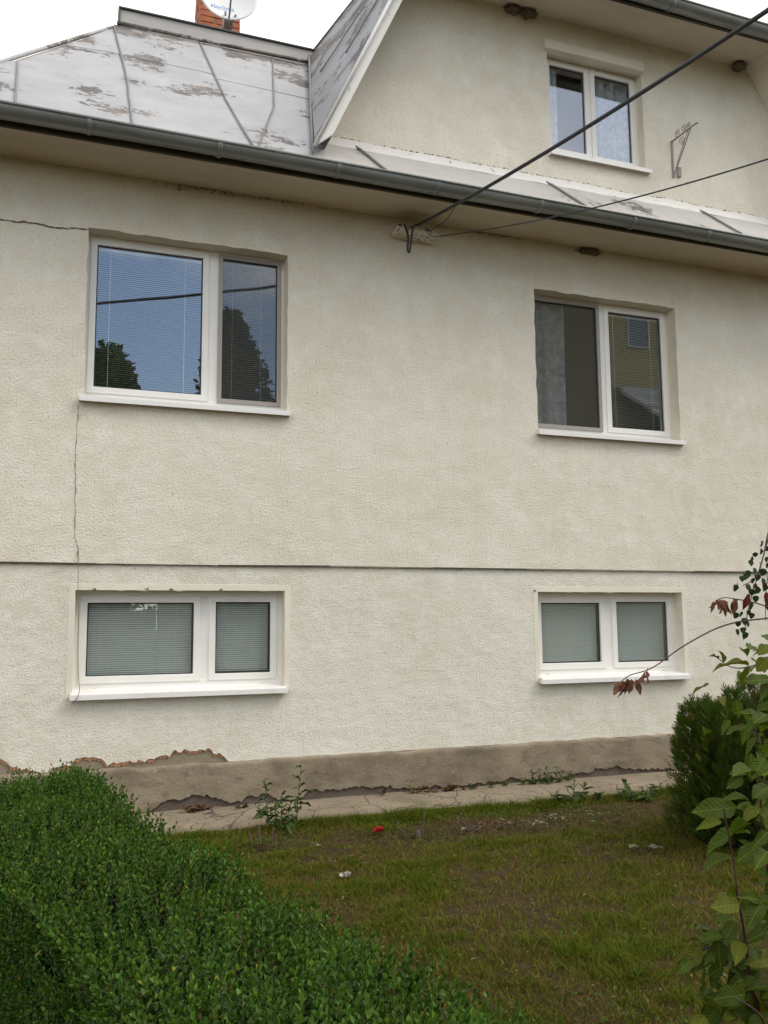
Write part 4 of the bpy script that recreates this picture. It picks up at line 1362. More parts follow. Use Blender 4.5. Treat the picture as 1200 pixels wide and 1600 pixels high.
# foot and tip of the leaves that stand out singly
LV = [((1.774, -5.020, 1.117), (1.733, -4.975, 1.096), 'leaf'), ((1.782, -5.061, 1.146), (1.747, -5.019, 1.169), 'leaf'), ((2.043, -4.784, 1.023), (1.987, -4.784, 1.092), 'leaf'),
      ((1.855, -4.997, 1.025), (1.802, -5.002, 0.978), 'leaf'), ((1.817, -5.051, 1.051), (1.791, -5.035, 1.076), 'leaf'), ((1.981, -4.730, 0.835), (1.846, -4.690, 0.829), 'leaf'),
      ((1.938, -4.834, 0.879), (1.866, -4.800, 0.897), 'leaf'), ((1.862, -4.803, 0.818), (1.793, -4.772, 0.807), 'leaf_yellow'), ((1.918, -4.796, 0.783), (1.854, -4.715, 0.720), 'leaf'),
      ((1.882, -4.805, 0.716), (1.788, -4.807, 0.715), 'leaf'), ((1.850, -4.927, 0.842), (1.858, -4.845, 0.813), 'leaf'), ((1.999, -4.789, 0.830), (1.939, -4.799, 0.851), 'leaf'),
      ((1.986, -4.748, 0.702), (1.982, -4.710, 0.600), 'leaf_yellow'), ((1.992, -4.782, 0.718), (1.949, -4.786, 0.760), 'leaf'), ((1.945, -4.862, 0.705), (1.883, -4.872, 0.723), 'leaf'),
      ((1.838, -4.880, 0.643), (1.725, -4.925, 0.672), 'leaf_yellow'), ((1.766, -4.968, 0.644), (1.670, -4.974, 0.650), 'leaf_yellow'), ((1.884, -4.847, 0.620), (1.908, -4.865, 0.553), 'leaf'),
      ((1.955, -4.720, 0.510), (1.913, -4.685, 0.510), 'leaf'), ((1.863, -4.945, 0.632), (1.792, -4.965, 0.670), 'leaf'), ((1.845, -4.860, 0.559), (1.780, -4.881, 0.522), 'leaf'),
      ((1.960, -4.806, 0.511), (1.887, -4.863, 0.489), 'leaf_yellow'), ((1.664, -4.956, 0.560), (1.636, -4.895, 0.551), 'leaf'), ((1.772, -4.782, 0.474), (1.705, -4.746, 0.437), 'leaf_yellow'),
      ((1.669, -4.881, 0.486), (1.609, -4.902, 0.468), 'leaf'), ((1.890, -4.720, 0.436), (1.844, -4.702, 0.400), 'leaf'), ((1.956, -4.726, 0.452), (1.835, -4.789, 0.500), 'leaf'),
      ((1.932, -4.880, 0.451), (1.854, -4.879, 0.453), 'leaf_yellow'), ((1.955, -4.838, 0.391), (1.867, -4.847, 0.389), 'leaf'), ((2.021, -4.776, 0.333), (1.987, -4.770, 0.283), 'leaf'),
      ((1.862, -4.877, 0.383), (1.804, -4.824, 0.313), 'leaf'), ((2.045, -4.720, 0.265), (1.952, -4.713, 0.213), 'leaf'), ((1.756, -4.985, 0.421), (1.707, -4.905, 0.391), 'leaf'),
      ((1.914, -4.900, 0.308), (1.833, -4.889, 0.292), 'leaf'), ((2.039, -4.839, 1.322), (1.996, -4.846, 1.304), 'leaf_yellow'), ((1.776, -5.115, 1.300), (1.752, -5.092, 1.269), 'leaf_yellow'),
      ((1.952, -4.935, 1.231), (1.866, -4.916, 1.233), 'leaf'), ((1.920, -4.980, 1.221), (1.919, -4.903, 1.171), 'leaf'), ((1.834, -5.069, 1.348), (1.821, -5.048, 1.365), 'leaf'),
      ((1.948, -4.902, 0.926), (1.870, -4.930, 0.910), 'leaf'), ((1.866, -4.981, 0.826), (1.806, -4.996, 0.801), 'leaf'), ((1.896, -4.924, 0.674), (1.908, -4.869, 0.672), 'leaf'),
      ((2.043, -4.779, 0.493), (1.979, -4.802, 0.472), 'leaf'), ((1.786, -4.984, 0.976), (1.742, -4.971, 0.952), 'leaf'), ((1.855, -4.952, 0.984), (1.751, -4.997, 1.009), 'leaf'),
      ((1.845, -4.997, 0.898), (1.823, -5.027, 0.847), 'leaf'), ((2.037, -4.763, 0.756), (2.089, -4.728, 0.678), 'leaf'), ((2.009, -4.808, 0.560), (1.983, -4.807, 0.527), 'leaf'),
      ((1.802, -4.849, 0.441), (1.768, -4.822, 0.411), 'leaf'), ((1.998, -4.688, 0.379), (1.967, -4.677, 0.324), 'leaf')]
g = random.Random(4)
for (a, b, kd) in LV:
    a, b = Vector(a), Vector(b); ax = b-a; ln = ax.length
    nm = Vector((g.gauss(0, .3), -.55+g.gauss(0, .3), .75))
    put(g.choice(LM[kd]), 'leaf', a, ax, nm, (ln, ln*g.uniform(.85, 1.1) if ln > .06 else .075, ln), shr)
for i in range(95):         # the denser rest of the shrub, to the right of and behind these
    s_ = g.choice([STEMS[0], STEMS[3], STEMS[0], STEMS[3], STEMS[4]]); k = g.randrange(1, len(s_)-1)
    p = Vector(s_[k]).lerp(Vector(s_[k+1]), g.random()) + Vector((g.uniform(.0, .25), g.uniform(-.05, .30), g.uniform(-.05, .08)))
    ax = Vector((g.uniform(-.7, .9), g.uniform(-.7, .7), g.uniform(-.5, .3)))
    put(g.choice(LM['leaf' if g.random() < .8 else 'leaf_yellow']), 'leaf', p, ax, (g.gauss(0, .3), -.3, 1), g.uniform(.05, .085), shr)
for i in range(190):
    w = g.uniform(0, .4); q_ = g.random(); h_ = g.random()
    p = Vector((1.83+.76*w+.125*q_, -4.97+.76*w-.045*q_, 1.15-.08*w-.92*h_)) if i < 130 else Vector((1.70+.75*w*.6+.19*q_, -4.86+.85*w*.6-.07*q_, .56-.3*w*.6-.30*h_))
    ax = Vector((g.uniform(-.9, .5), g.uniform(-.6, .6), g.uniform(-.6, .25)))
    put(g.choice(LM['leaf' if g.random() < .82 else 'leaf_yellow']), 'leaf', p, ax, (g.gauss(0, .35), -.5, .9), g.uniform(.05, .09), shr)
# bare arching twig with withered leaves at its end, a second one above, a green shoot
_, q = stem([(2.215, -4.911, 1.321), (2.041, -4.943, 1.402), (1.938, -4.926, 1.405), (1.835, -4.885, 1.386), (1.732, -4.840, 1.331), (1.635, -4.817, 1.269), (1.563, -4.809, 1.249), (1.532, -4.806, 1.231)], .0032, .0014, 'twig', shr, 'twig')
stem([base, (2.465, -4.683, 0.512), (2.344, -4.814, 1.040), (2.215, -4.911, 1.321), (2.192, -4.920, 1.455)], .009, .003, 'twig', shr)
stem([(2.192, -4.920, 1.455), (2.038, -4.923, 1.427), (1.934, -4.909, 1.452), (1.841, -4.898, 1.467), (1.815, -4.888, 1.460)], .0028, .0012, 'twig', shr, 'twig')
stem([(1.621, -4.812, 1.267), (1.611, -4.805, 1.245), (1.601, -4.800, 1.234)], .0012, .0008, 'twig', shr, 'twig')
for (c0, n_, sp_) in (((1.541, -4.798, 1.229), 5, 0.0099), ((1.563, -4.808, 1.236), 6, 0.0110), ((1.582, -4.815, 1.236), 2, 0.0055), ((1.603, -4.826, 1.261), 2, 0.0033), ((1.790, -4.921, 1.459), 6, 0.0066), ((1.811, -4.929, 1.459), 5, 0.0066), ((1.833, -4.937, 1.460), 3, 0.0066)):
    for i in range(n_):
        a = Vector(c0) + Vector((.94*g.uniform(-sp_, sp_), g.uniform(-.015, .015), g.uniform(-.005, .004)))
        put(g.choice(LM['leaf_brown']), 'leaf', a, (g.gauss(-.1, .35), g.gauss(0, .35), -1), (g.gauss(0, 1), -1, g.gauss(0, .4)), g.uniform(.028, .048), shr)
stem([(1.951, -4.915, 1.280), (1.877, -4.906, 1.265), (1.838, -4.893, 1.272), (1.796, -4.902, 1.295), (1.782, -4.898, 1.306)], .0022, .001, 'twig', shr, 'twig')
for (a, b, kd) in (((1.894, -4.914, 1.272), (1.802, -4.915, 1.298), 'leaf_yellow'), ((1.824, -4.889, 1.280), (1.798, -4.918, 1.328), 'leaf_yellow'), ((1.835, -4.892, 1.272), (1.778, -4.903, 1.273), 'leaf_yellow'), ((1.810, -4.885, 1.291), (1.771, -4.906, 1.314), 'leaf')):
    a, b = Vector(a), Vector(b); ln = (b-a).length
    put(LM[kd][2], 'leaf', a, b-a, (.2, -.3, 1), (ln, ln*.55, ln), shr)
for p in ((1.894, -4.918, 1.466), (1.898, -4.920, 1.472)):
    put(LM['leaf_red'][0], 'leaf', p, (-.3, 0, -1), (-.4, -1, .2), .035, shr)

# birch: trunk stands outside the picture on the right, one drooping spray hangs into it
bi = tag(empty('birch_tree', (3.05, -5.35, 0)), 'young tree whose drooping spray of small heart-shaped leaves enters at the right edge', 'tree')
stem([(3.05, -5.35, -.05), (3.03, -5.33, 1.0), (3.06, -5.36, 2.0), (3.0, -5.35, 3.0)], .032, .008, 'bark', bi, 'trunk')
for k in range(7):
    a = k*2.4; z0 = 1.5+k*.2
    stem([(3.04, -5.35, z0), (3.04+.35*math.cos(a), -5.35+.35*math.sin(a), z0+.25), (3.04+.65*math.cos(a), -5.35+.65*math.sin(a), z0+.15)], .009, .002, 'bark', bi, 'branch')
sprays = [
    [(3.03, -5.34, 1.75), (2.220, -4.923, 1.807), (2.047, -4.901, 1.724), (1.992, -4.882, 1.570), (1.946, -4.869, 1.438), (1.935, -4.853, 1.343)],
    [(2.220, -4.923, 1.807), (2.085, -4.910, 1.686), (2.027, -4.869, 1.533), (2.024, -4.850, 1.399)],
    [(2.047, -4.901, 1.724), (1.990, -4.910, 1.626), (1.950, -4.904, 1.531), (1.912, -4.886, 1.503)]]
for s_ in sprays: stem(s_, .003, .0009, 'twig', bi, 'twig')
for p in ((1.973, -4.906, 1.612), (1.949, -4.905, 1.601), (1.960, -4.933, 1.585), (1.972, -4.858, 1.581), (1.934, -4.935, 1.568), (1.957, -4.888, 1.556),
          (2.015, -4.867, 1.556), (1.908, -4.914, 1.547), (1.972, -4.886, 1.538), (1.930, -4.863, 1.533), (1.920, -4.920, 1.524), (1.973, -4.904, 1.525),
          (1.926, -4.850, 1.514), (1.933, -4.879, 1.507), (1.978, -4.867, 1.512), (1.884, -4.892, 1.506), (1.932, -4.899, 1.493), (1.944, -4.918, 1.498),
          (1.934, -4.866, 1.457), (1.980, -4.839, 1.457), (1.932, -4.853, 1.428), (1.963, -4.845, 1.432), (1.906, -4.865, 1.425), (1.974, -4.851, 1.424),
          (1.906, -4.893, 1.409), (1.904, -4.871, 1.400), (1.953, -4.848, 1.400), (1.929, -4.830, 1.375), (1.928, -4.863, 1.381), (1.910, -4.891, 1.368),
          (1.976, -4.914, 1.506), (1.976, -4.914, 1.455), (1.949, -4.898, 1.474), (1.964, -4.848, 1.480), (1.953, -4.929, 1.633), (2.022, -4.880, 1.623),
          (1.980, -4.861, 1.593), (1.902, -4.913, 1.535), (1.984, -4.914, 1.570), (2.001, -4.904, 1.541)):
    put(g.choice(LM['leaf_dark']), 'leaf', p, (g.gauss(0, .35), g.gauss(0, .3), -1), (g.gauss(-.2, .6), -1, g.gauss(.1, .4)), g.uniform(.018, .027), bi)
for p in ((1.973, -4.910, 1.512), (1.978, -4.908, 1.484), (1.982, -4.908, 1.465)):
    put(LM['leaf_red'][0], 'leaf', p, (-.1, 0, -1), (-.4, -1, .2), .028, bi)
n = 1500
d_ = rand_unit(n)*(rng.random(n)**.4)[:, None]*np.array([.75, .75, .85])
cen = np.array([3.25, -5.55, 2.75]) + d_
ok = ~((cen[:, 0] < 2.75) & (cen[:, 2] < 2.6)); cen = cen[ok]; n = len(cen)
o = child_world(add('crown', leaves_mesh('crown', cen, rand_unit(n)+np.array([0, 0, -1.]), rand_unit(n), rng.uniform(.02, .035, n), rng.uniform(.018, .026, n),
                np.stack([rng.uniform(.03, .06, n), rng.uniform(.06, .1, n), rng.uniform(.02, .03, n)], 1)), M['hedge']), bi); o['kind'] = 'stuff'

# ------------------------------------------------------------------ lawn
N_ = 520000
u = rng.random(N_)
bx = rng.uniform(.2, 6.2, N_); by = -.62 - 5.0*rng.random(N_)**1.1
# only where the photographed view and a step to either side can see it
vv = np.stack([bx, by], 1) - np.array([0, -7.0])
kk = np.abs((vv[:, 0]*.9375-vv[:, 1]*.348)/(vv[:, 0]*.346+vv[:, 1]*.93)) < .56
bx, by = bx[kk], by[kk]; N_ = len(bx)
lowf = np.array([.8*mnoise.noise(Vector((a*1.1, b*1.1, 0)))+.7*mnoise.noise(Vector((a*3.3, b*3.3, 4)))+.6*mnoise.noise(Vector((a*9, b*9, 7))) for a, b in zip(bx, by)])
bedband = np.exp(-((by+1.22)/.30)**2)
edge = np.exp(-((by+.74)/.10)**2)
dens = np.clip(.58 + .95*lowf - .75*bedband*(.6+.8*(bx > 2.4)) + .7*edge, .05, 1)
inside_hedge = (np.abs(bx-hx(by)) < HHW-.05) & (by < -2.35)
keep = (rng.random(N_) < dens) & ~inside_hedge
bx, by, lowf, edge = bx[keep], by[keep], lowf[keep], edge[keep]
n = len(bx)
bz = np.array([soil_h(a, b) for a, b in zip(bx, by)])-.014
hgt = rng.uniform(.010, .034, n)*(1+.8*edge)*(1+1.3*np.clip(lowf-.1, 0, 1))
tall = rng.random(n) < .02; hgt[tall] *= 2.0
lean = rng.normal(size=(n, 2))*.75
ang = rng.uniform(0, 2*np.pi, n); wd = rng.uniform(.0011, .0024, n)
p0 = np.stack([bx, by, bz], 1)
sd2 = np.stack([np.cos(ang)*wd, np.sin(ang)*wd, 0*ang], 1)
mid = p0 + np.stack([lean[:, 0]*hgt*.35, lean[:, 1]*hgt*.35, hgt*.6], 1)
tip = p0 + np.stack([lean[:, 0]*hgt, lean[:, 1]*hgt, hgt*.95], 1)
V = np.stack([p0-sd2, p0+sd2, mid+sd2*.8, mid-sd2*.8, tip], 1).reshape(-1, 3)
b = (np.arange(n)*5)[:, None]
F = np.concatenate([b+np.array([0, 1, 2, 3]), b+np.array([3, 2, 4, 4])])
dry = np.clip(.34 - .65*lowf - .45*edge + rng.normal(size=n)*.28, 0, 1)[:, None]
green = np.stack([rng.uniform(.065, .12, n), rng.uniform(.092, .15, n), rng.uniform(.006, .014, n)], 1)
tan = np.stack([rng.uniform(.16, .29, n), rng.uniform(.115, .20, n), rng.uniform(.022, .05, n)], 1)
col = np.repeat(green*(1-dry)+tan*dry, 5, axis=0)
me = bpy.data.meshes.new('grass')
Q = np.concatenate([b+np.array([0, 1, 2, 3])]); T3 = b+np.array([3, 2, 4])
me.vertices.add(len(V)); me.vertices.foreach_set('co', V.astype(np.float32).ravel())
lv = np.concatenate([Q.ravel(), T3.ravel()]).astype(np.int32)
me.loops.add(len(lv)); me.loops.foreach_set('vertex_index', lv)
me.polygons.add(len(Q)+len(T3))
me.polygons.foreach_set('loop_start', np.concatenate([np.arange(0, Q.size, 4), Q.size+np.arange(0, T3.size, 3)]).astype(np.int32))
me.update(calc_edges=True)
a = me.color_attributes.new('Col', 'FLOAT_COLOR', 'POINT'); c4 = np.ones((len(V), 4), np.float32); c4[:, :3] = col; a.data.foreach_set('color', c4.ravel())
me.validate()
tag(add('grass', me, M['grass']), 'short patchy green and brown lawn grass', 'grass', kind='stuff')
# small broad-leaved ground cover between the blades
n = 22000
cx, cy = rng.uniform(.4, 6.0, n), -.66 - 5.6*rng.random(n)**1.3
lf = np.array([mnoise.noise(Vector((a*1.7+9, b*1.7, 2))) for a, b in zip(cx, cy)])
k = (rng.random(n) < np.clip(.25+1.3*lf+.5*np.exp(-((cy+.78)/.14)**2), 0, 1)) & ~((np.abs(cx-hx(cy)) < HHW-.05) & (cy < -2.35))
cx, cy = cx[k], cy[k]; n = len(cx)
P = np.stack([cx, cy, np.array([soil_h(a, b) for a, b in zip(cx, cy)])+rng.uniform(-.008, .014, n)], 1)
A = np.stack([rng.normal(size=n), rng.normal(size=n), rng.uniform(-.1, .6, n)], 1)
Nn2 = np.stack([rng.normal(size=n)*.3, rng.normal(size=n)*.3, np.ones(n)], 1)
cg = np.stack([rng.uniform(.05, .09, n), rng.uniform(.09, .145, n), rng.uniform(.014, .03, n)], 1)
tag(add('ground_cover', leaves_mesh('ground_cover', P, A, Nn2, rng.uniform(.012, .03, n), rng.uniform(.008, .016, n), cg, .2), M['grass']), 'tiny broad-leaved weeds scattered through the lawn', 'weeds', kind='stuff')
# leaf litter and dry stalks on the lawn
n = 1500
lx, ly = rng.uniform(.6, 5.8, n), -.4 - 5.0*rng.random(n)**1.5
kk = ~((np.abs(lx-hx(ly)) < HHW) & (ly < -2.3)); lx, ly = lx[kk], ly[kk]; n = len(lx)
P = np.stack([lx, ly, np.array([soil_h(a, b) for a, b in zip(lx, ly)])+np.where(ly > -.6, .05, .012)], 1)
A = np.stack([rng.normal(size=n), rng.normal(size=n), rng.normal(size=n)*.15], 1)
Nn2 = np.stack([rng.normal(size=n)*.4, rng.normal(size=n)*.4, np.ones(n)], 1)
tone = rng.random(n)[:, None]
cg = np.array([.10, .055, .028])*(1-tone) + np.array([.27, .20, .10])*tone
tag(add('leaf_litter', leaves_mesh('leaf_litter', P, A, Nn2, rng.uniform(.008, .032, n), rng.uniform(.003, .012, n), cg, .3), M['grass']), 'small brown leaf bits littering the lawn', 'leaf litter', kind='stuff')
# crumbs and clods on the soil bed
n = 1500
V = []; F = []
for i in range(n):
    x, y = random.uniform(.9, 6), random.gauss(-1.25, .28); r = random.uniform(.004, .016)
    z = soil_h(x, y)-.01; b0 = len(V)
    for q in ((1, 0, 0), (0, 1, 0), (-1, 0, 0), (0, -1, 0), (0, 0, .8)):
        kx = r*random.uniform(.6, 1.3); V.append((x+q[0]*kx, y+q[1]*kx, z+q[2]*kx))
    F += [(b0, b0+1, b0+4), (b0+1, b0+2, b0+4), (b0+2, b0+3, b0+4), (b0+3, b0, b0+4)]
tag(add('soil_clods', np_mesh('soil_clods', V, F), M['soil']), 'brown crumbs and clods on the bare soil bed', 'soil', kind='stuff')


# ------------------------------------------------------------------ single weeds, stumps, fallen bits
def weed(name, loc, stems, label, cat='weed', leafset='thistle', ll=(.05, .09), per=9, stem_mt='stem', up=.35, group=None):
    e = tag(empty(name, loc), label, cat, group); g = random.Random(int(abs(loc[0]*1000+loc[1]*77)))
    for (dx_, dy_, h, lx, ly) in stems:
        b0 = Vector(loc)+Vector((dx_, dy_, -.01)); t0 = b0+Vector((lx, ly, h))
        stem([b0, b0.lerp(t0, .5)+Vector((lx*-.1, 0, .01)), t0], .005, .002, stem_mt, e)
        for i in range(per):
            u = min(1, (i+.2+g.random())/per); a = i*2.39+g.uniform(-.9, .9)
            p = b0.lerp(t0, u); ax = Vector((math.cos(a), math.sin(a), up+.7*u+g.gauss(-.1, .35)))
            put(g.choice(LM[leafset]), 'leaf', p, ax, (g.gauss(0, .3), g.gauss(0, .3), 1), g.uniform(*ll)*(1.15-.55*u)*g.uniform(.55, 1.15), e)
    return e


weed('thistle', (1.60, -.74, .0), [(.06, 0, .43, .03, -.02), (-.13, .03, .33, -.03, 0), (-.06, -.05, .24, .0, -.02)], 'tall prickly green weed at the concrete strip in front of the plinth', ll=(.09, .15), per=16)
weed('broad_leaved_weed', (1.46, -.52, .03), [(0, 0, .10, -.02, 0), (.2, .02, .09, .02, 0), (.1, -.02, .12, 0, .01)], 'low reddish green weed on the concrete behind the tall prickly weed', leafset='leaf_weed', ll=(.05, .08), per=6)
weed('leafy_weed', (3.85, -.80, 0), [(0, 0, .20, .02, 0), (.10, .03, .14, .03, 0), (-.12, .02, .10, -.02, 0)], 'small upright leafy weed at the edge of the concrete strip', leafset='leaf_weed', ll=(.07, .11), per=9)
weed('leafy_weed', (4.28, -.82, 0), [(0, 0, .15, .05, 0), (.07, -.06, .07, -.03, 0), (-.16, .05, .06, -.04, 0), (.26, .04, .10, .06, -.03), (.15, -.1, .05, .0, 0)], 'broad dark-leaved weed clump left of the conifer shrub', leafset='leaf_weed', ll=(.08, .13), per=8)
for i, (x, h, lab, ls, n_) in enumerate(((4.13, .13, 'bushy green weed growing against the plinth below the right basement window', 'thistle', 9), (3.62, .06, 'low dark green weed against the plinth left of the bushy one', 'thistle', 6),
                                    (2.86, .06, 'low reddish brown weed in the middle of the plinth foot', 'weed_brown', 7), (3.12, .035, 'small dry weed at the plinth foot, just right of the reddish one', 'weed_brown', 5),
                                    (1.22, .035, 'small brown dry weed at the plinth foot near the hedge', 'weed_brown', 5), (1.02, .05, 'red-leaved weed at the plinth foot behind the hedge edge', 'weed_brown', 4))):
    sts = [(random.uniform(-.32, .32)*(1 if h > .05 else .7), random.uniform(-.05, .03), h*random.uniform(.5, 1.1), random.uniform(-.05, .05), random.uniform(-.05, 0)) for q in range(n_)]
    weed('wall_weed', (x, -.09, .03), sts, lab, leafset=ls, ll=(.05, .09), per=8, group='weeds at the foot of the plinth')


def stump(loc, label, sticks, leaves=6, leafset='leaf_pale', group='cut-back plants in the soil bed'):
    e = tag(empty('cut_plant', loc), label, 'plant', group); g = random.Random(int(loc[0]*991))
    for (dx_, dy_, h, lx, r) in sticks:
        b0 = Vector(loc)+Vector((dx_, dy_, -.02)); stem([b0, b0+Vector((lx*.5, 0, h*.5)), b0+Vector((lx, .01, h))], r, r*.8, 'bark', e, 'stick')
    for i in range(leaves):
        a = g.uniform(0, 6.28); put(g.choice(LM[leafset]), 'leaf', Vector(loc)+Vector((g.gauss(0, .08), g.gauss(0, .06), .02+g.uniform(0, .03))), (math.cos(a), math.sin(a), .2), (0, 0, 1), g.uniform(.03, .06), e)
    return e


stump((2.33, -1.33, 0), 'cut-back brown rose stump right of the red flower', [(0, 0, .06, .0, .022), (.03, .0, .17, .02, .006), (-.05, .02, .12, -.08, .004), (-.06, .0, .14, -.12, .003), (.0, .02, .10, .06, .004)], 5, 'thistle')
stump((1.30, -1.22, 0), 'dark cut-back stump with dull leaves beside the hedge', [(0, 0, .16, -.01, .008), (.07, .02, .13, .02, .006), (-.05, 0, .12, -.02, .006)], 12, 'leaf_weed')
stump((2.80, -1.28, 0), 'flat brown heap of cut stems in the bare soil', [(0.1*math.cos(i*1.1), .05*math.sin(i*1.7), .05, .16*math.cos(i*2.3), .004) for i in range(12)], 8, 'weed_brown')
stump((3.10, -1.42, 0), 'cut-back plant with pale grey-green leaves in the lawn edge', [(0, 0, .09, .01, .005), (.04, 0, .08, .03, .004)], 9, 'leaf_pale')
stump((3.74, -1.30, 0), 'pale wilted seedling in front of the leafy weed', [(0, 0, .12, .01, .003)], 7, 'leaf_pale')
stump((3.42, -1.28, 0), 'small pale plant remains in the middle of the bed', [(0, 0, .05, .02, .003)], 6, 'leaf_pale')


def petals(name, loc, mt, n_, r, label, cat, flat=.6):
    V = []; F = []; g = random.Random(int(loc[0]*313))
    for i in range(n_):
        a = g.uniform(0, 6.28); tl = g.uniform(.2, 1.1); c0 = Vector((g.gauss(0, r*.55), g.gauss(0, r*.35), r*flat*g.random()))
        ax = Vector((math.cos(a)*math.cos(tl), math.sin(a)*math.cos(tl), math.sin(tl))); s_ = ax.cross(Vector((0, 0, 1))).normalized(); nn = s_.cross(ax)
        b0 = len(V)
        for i2 in range(5):
            for j2 in range(5):
                p, q = i2/4, (j2/4-.5)*2; w = math.sin(math.pi*(.12+.8*p))
                V.append(tuple(c0+ax*r*p+s_*q*w*r*.6+nn*(q*q*.3*r+p*p*.25*r)))
        for i2 in range(4):
            for j2 in range(4): k = b0+i2*5+j2; F.append((k, k+1, k+6, k+5))
    me = np_mesh(name, V, F); o = add(name, me, M[mt], smooth=True); o.location = loc
    return tag(o, label, cat)


petals('fallen_flower', (2.11, -1.19, .012), 'red', 12, .030, 'bright red fallen flower on the lawn', 'flower')
petals('white_scrap', (1.585, -2.10, .005), 'whitebit', 10, .024, 'white crumpled scrap lying on the lawn near the hedge', 'scrap')
for i, (x, y, s_, lab) in enumerate(((3.36, -2.20, .11, 'left one of two long pale dry leaves on the lawn near the conifer'), (3.47, -2.24, .10, 'right one of two long pale dry leaves on the lawn near the conifer'),
                                (2.62, -1.38, .08, 'pale dry leaf on bare soil right of the rose stump'), (3.55, -1.50, .05, 'small whitish dry leaf below the pale wilted seedling'),
                                (1.60, -1.42, .05, 'small pale dry leaf left of the red flower'), (1.74, -1.92, .03, 'tiny whitish fallen petal right of the white scrap'))):
    o = put(LM['leaf_pale'][i % 3], 'fallen_leaf', (x, y, .028), (1, .15*(-1)**i, .05), (0, -.2, 1), (s_, s_*.8, s_))
    tag(o, lab, 'leaf', 'fallen leaves on the lawn')

# ------------------------------------------------------------------ what stands behind the camera and shows in the window panes
def far_tree(name, loc, h, rx, shape, label, seed, n=14000):
    g = np.random.default_rng(seed); e = tag(empty(name, loc), label, 'tree', 'trees across the street'); L0 = Vector(loc)
    stem([L0+Vector((0, 0, -.1)), L0+Vector((.05, .1, h*.3)), L0+Vector((0, 0, h*.85))], .22, .05, 'bark', e, 'trunk')
    for k in range(6):
        a = k*2.4; z = h*(.3+.08*k); stem([L0+Vector((0, 0, z)), L0+Vector((rx*.4*math.cos(a), rx*.4*math.sin(a), z+h*.1)), L0+Vector((rx*.75*math.cos(a), rx*.75*math.sin(a), z+h*.13))], .07, .02, 'bark', e, 'limb')
    z = g.uniform(.16, 1, n); prof = np.where(shape == 'cone', (1.02-z)**.75*1.1, np.sqrt(np.clip(1-((z-.56)/.46)**2, 0, 1)))
    th = g.uniform(0, 6.283, n); rr = rx*prof*(.55+.45*g.random(n)**.5)*(1+.2*np.sin(th*4+z*9)+.13*np.sin(th*9+z*21))
    P = np.stack([loc[0]+rr*np.cos(th), loc[1]+rr*np.sin(th), z*h*(1+.03*np.sin(th*5))], 1)
    c = np.stack([g.uniform(.06, .13, n), g.uniform(.10, .18, n), g.uniform(.02, .045, n)], 1)
    o = child_world(add('crown', leaves_mesh('crown', P, g.normal(size=(n, 3)), g.normal(size=(n, 3)), g.uniform(.12, .26, n), g.uniform(.09, .18, n), c), M['far']), e); o['kind'] = 'stuff'


far_tree('broadleaf_tree', (1.5, -21, 0), 9.75, 1.0, 'round', 'rounded tree seen mirrored low in the left pane of the large window', 61)
far_tree('conifer_tree', (5.15, -20, 0), 10.9, 2.6, 'cone', 'pointed tree seen mirrored in the screened pane of the large window', 62)
far_tree('broadleaf_tree', (-.3, -22, 0), 10.0, 1.3, 'round', 'bushy tree across the street, mirrored at the far left of the large window', 63)

nh = tag(empty('neighbour_house', (15.5, -14, 0)), 'olive yellow house seen mirrored in the storey window below the gable', 'house')
t = NT('olive_yellow_render'); t.base(t.mix(t.noise(2, 5), (.27, .24, .12), (.33, .29, .15))).rough(.9); M['olive'] = t.m
t = NT('far_glass'); t.base((.10, .12, .15)).rough(.15); M['farglass'] = t.m
mb = MB(); mb.box(12.4, 22, -22, -13, -.1, 10.8); child_world(mb.build('wall', M['olive']), nh)
mb = MB(); mb.poly([(12.0, -12.6, 10.8), (22.4, -12.6, 10.8), (22.4, -17.5, 14), (12.0, -17.5, 14)]); mb.poly([(12.0, -22.4, 10.8), (12.0, -17.5, 14), (22.4, -17.5, 14), (22.4, -22.4, 10.8)])
mb.poly([(12.0, -12.6, 10.8), (12.0, -17.5, 14), (12.0, -22.4, 10.8)]); mb.poly([(22.4, -12.6, 10.8), (22.4, -22.4, 10.8), (22.4, -17.5, 14)])
child_world(mb.build('roof', M['ridge']), nh)
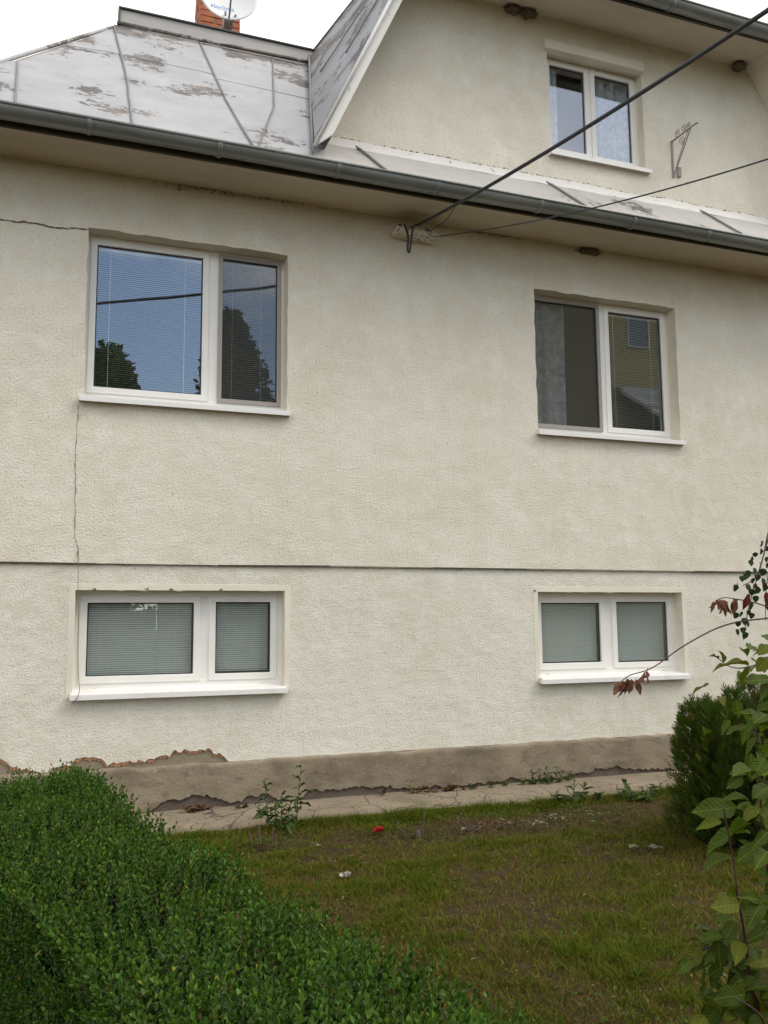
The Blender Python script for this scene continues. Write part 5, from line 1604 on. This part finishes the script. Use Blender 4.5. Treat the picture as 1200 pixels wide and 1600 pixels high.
for x in (15.2, 16.6, 19.2):
    for z in (1.0, 8.95):
        mb = MB(); mb.ring((x-.36, x+.36, z, z+1.3), (x-.31, x+.31, z+.05, z+1.25), -12.96, -13.04); w_ = child_world(mb.build('window', M['ridge']), nh)
        mb = MB(); mb.box(x-.32, x+.32, -12.985, -13.02, z+.04, z+1.26); pane = mb.build('pane', M['farglass']); pane.parent = w_; pane.matrix_parent_inverse = Matrix.Translation(-nh.location)
        pane.matrix_parent_inverse = Matrix.Identity(4)
mb = MB(); mb.hexa([(14.3, -12.9, 7.7), (20, -12.9, 7.7), (20, -10.2, 5.9), (14.3, -10.2, 5.9), (14.3, -12.9, 7.8), (20, -12.9, 7.8), (20, -10.2, 6.0), (14.3, -10.2, 6.0)])
child_world(mb.build('porch_roof', M['sheet']), nh)
mb = MB(); mb.box(14.5, 19.7, -12.99, -10.5, -.05, 5.9); child_world(mb.build('porch', M['olive']), nh)
# line of the street wire mirrored in the large window
a, b = Vector((-14, -21.4, 8.9)), Vector((16.5, -1.8, 8.9))
pp = [a.lerp(b, i/24) + Vector((0, 0, -.75*(1-(2*i/24-1)**2))) for i in range(25)]
mb = MB(); mb.tube(pp, .03, 6)
tag(mb.build('street_wire', M['cable']), 'black street wire seen mirrored across the large window', 'wire')
for (p, lab) in ((a, 'wooden pole carrying the left end of the street wire'), (b, 'wooden pole carrying the right end of the street wire'), (Vector(PT), 'wooden pole behind the camera holding the house cables')):
    mb = MB(); mb.tube([(p.x, p.y, -.2), (p.x, p.y, p.z+.4)], [.13, .09], 10)
    e = tag(mb.build('utility_pole', M['bark'], smooth=True), lab, 'pole', 'utility poles')
# added unseen wall, keeps the bright horizon out of the basement panes
gwl = tag(empty('added_horizon_wall', (2, -18.2, 0)), 'added grey wall behind the camera, unseen, blocking the bright horizon', 'wall')
for i in range(14):
    x = -28 + i*4.4; mb = MB(); mb.box(x, x+4.36, -18.3, -18.05, -.05, 1.9+.12*math.sin(i*1.9))
    child_world(mb.build('panel', M['plinth']), gwl)
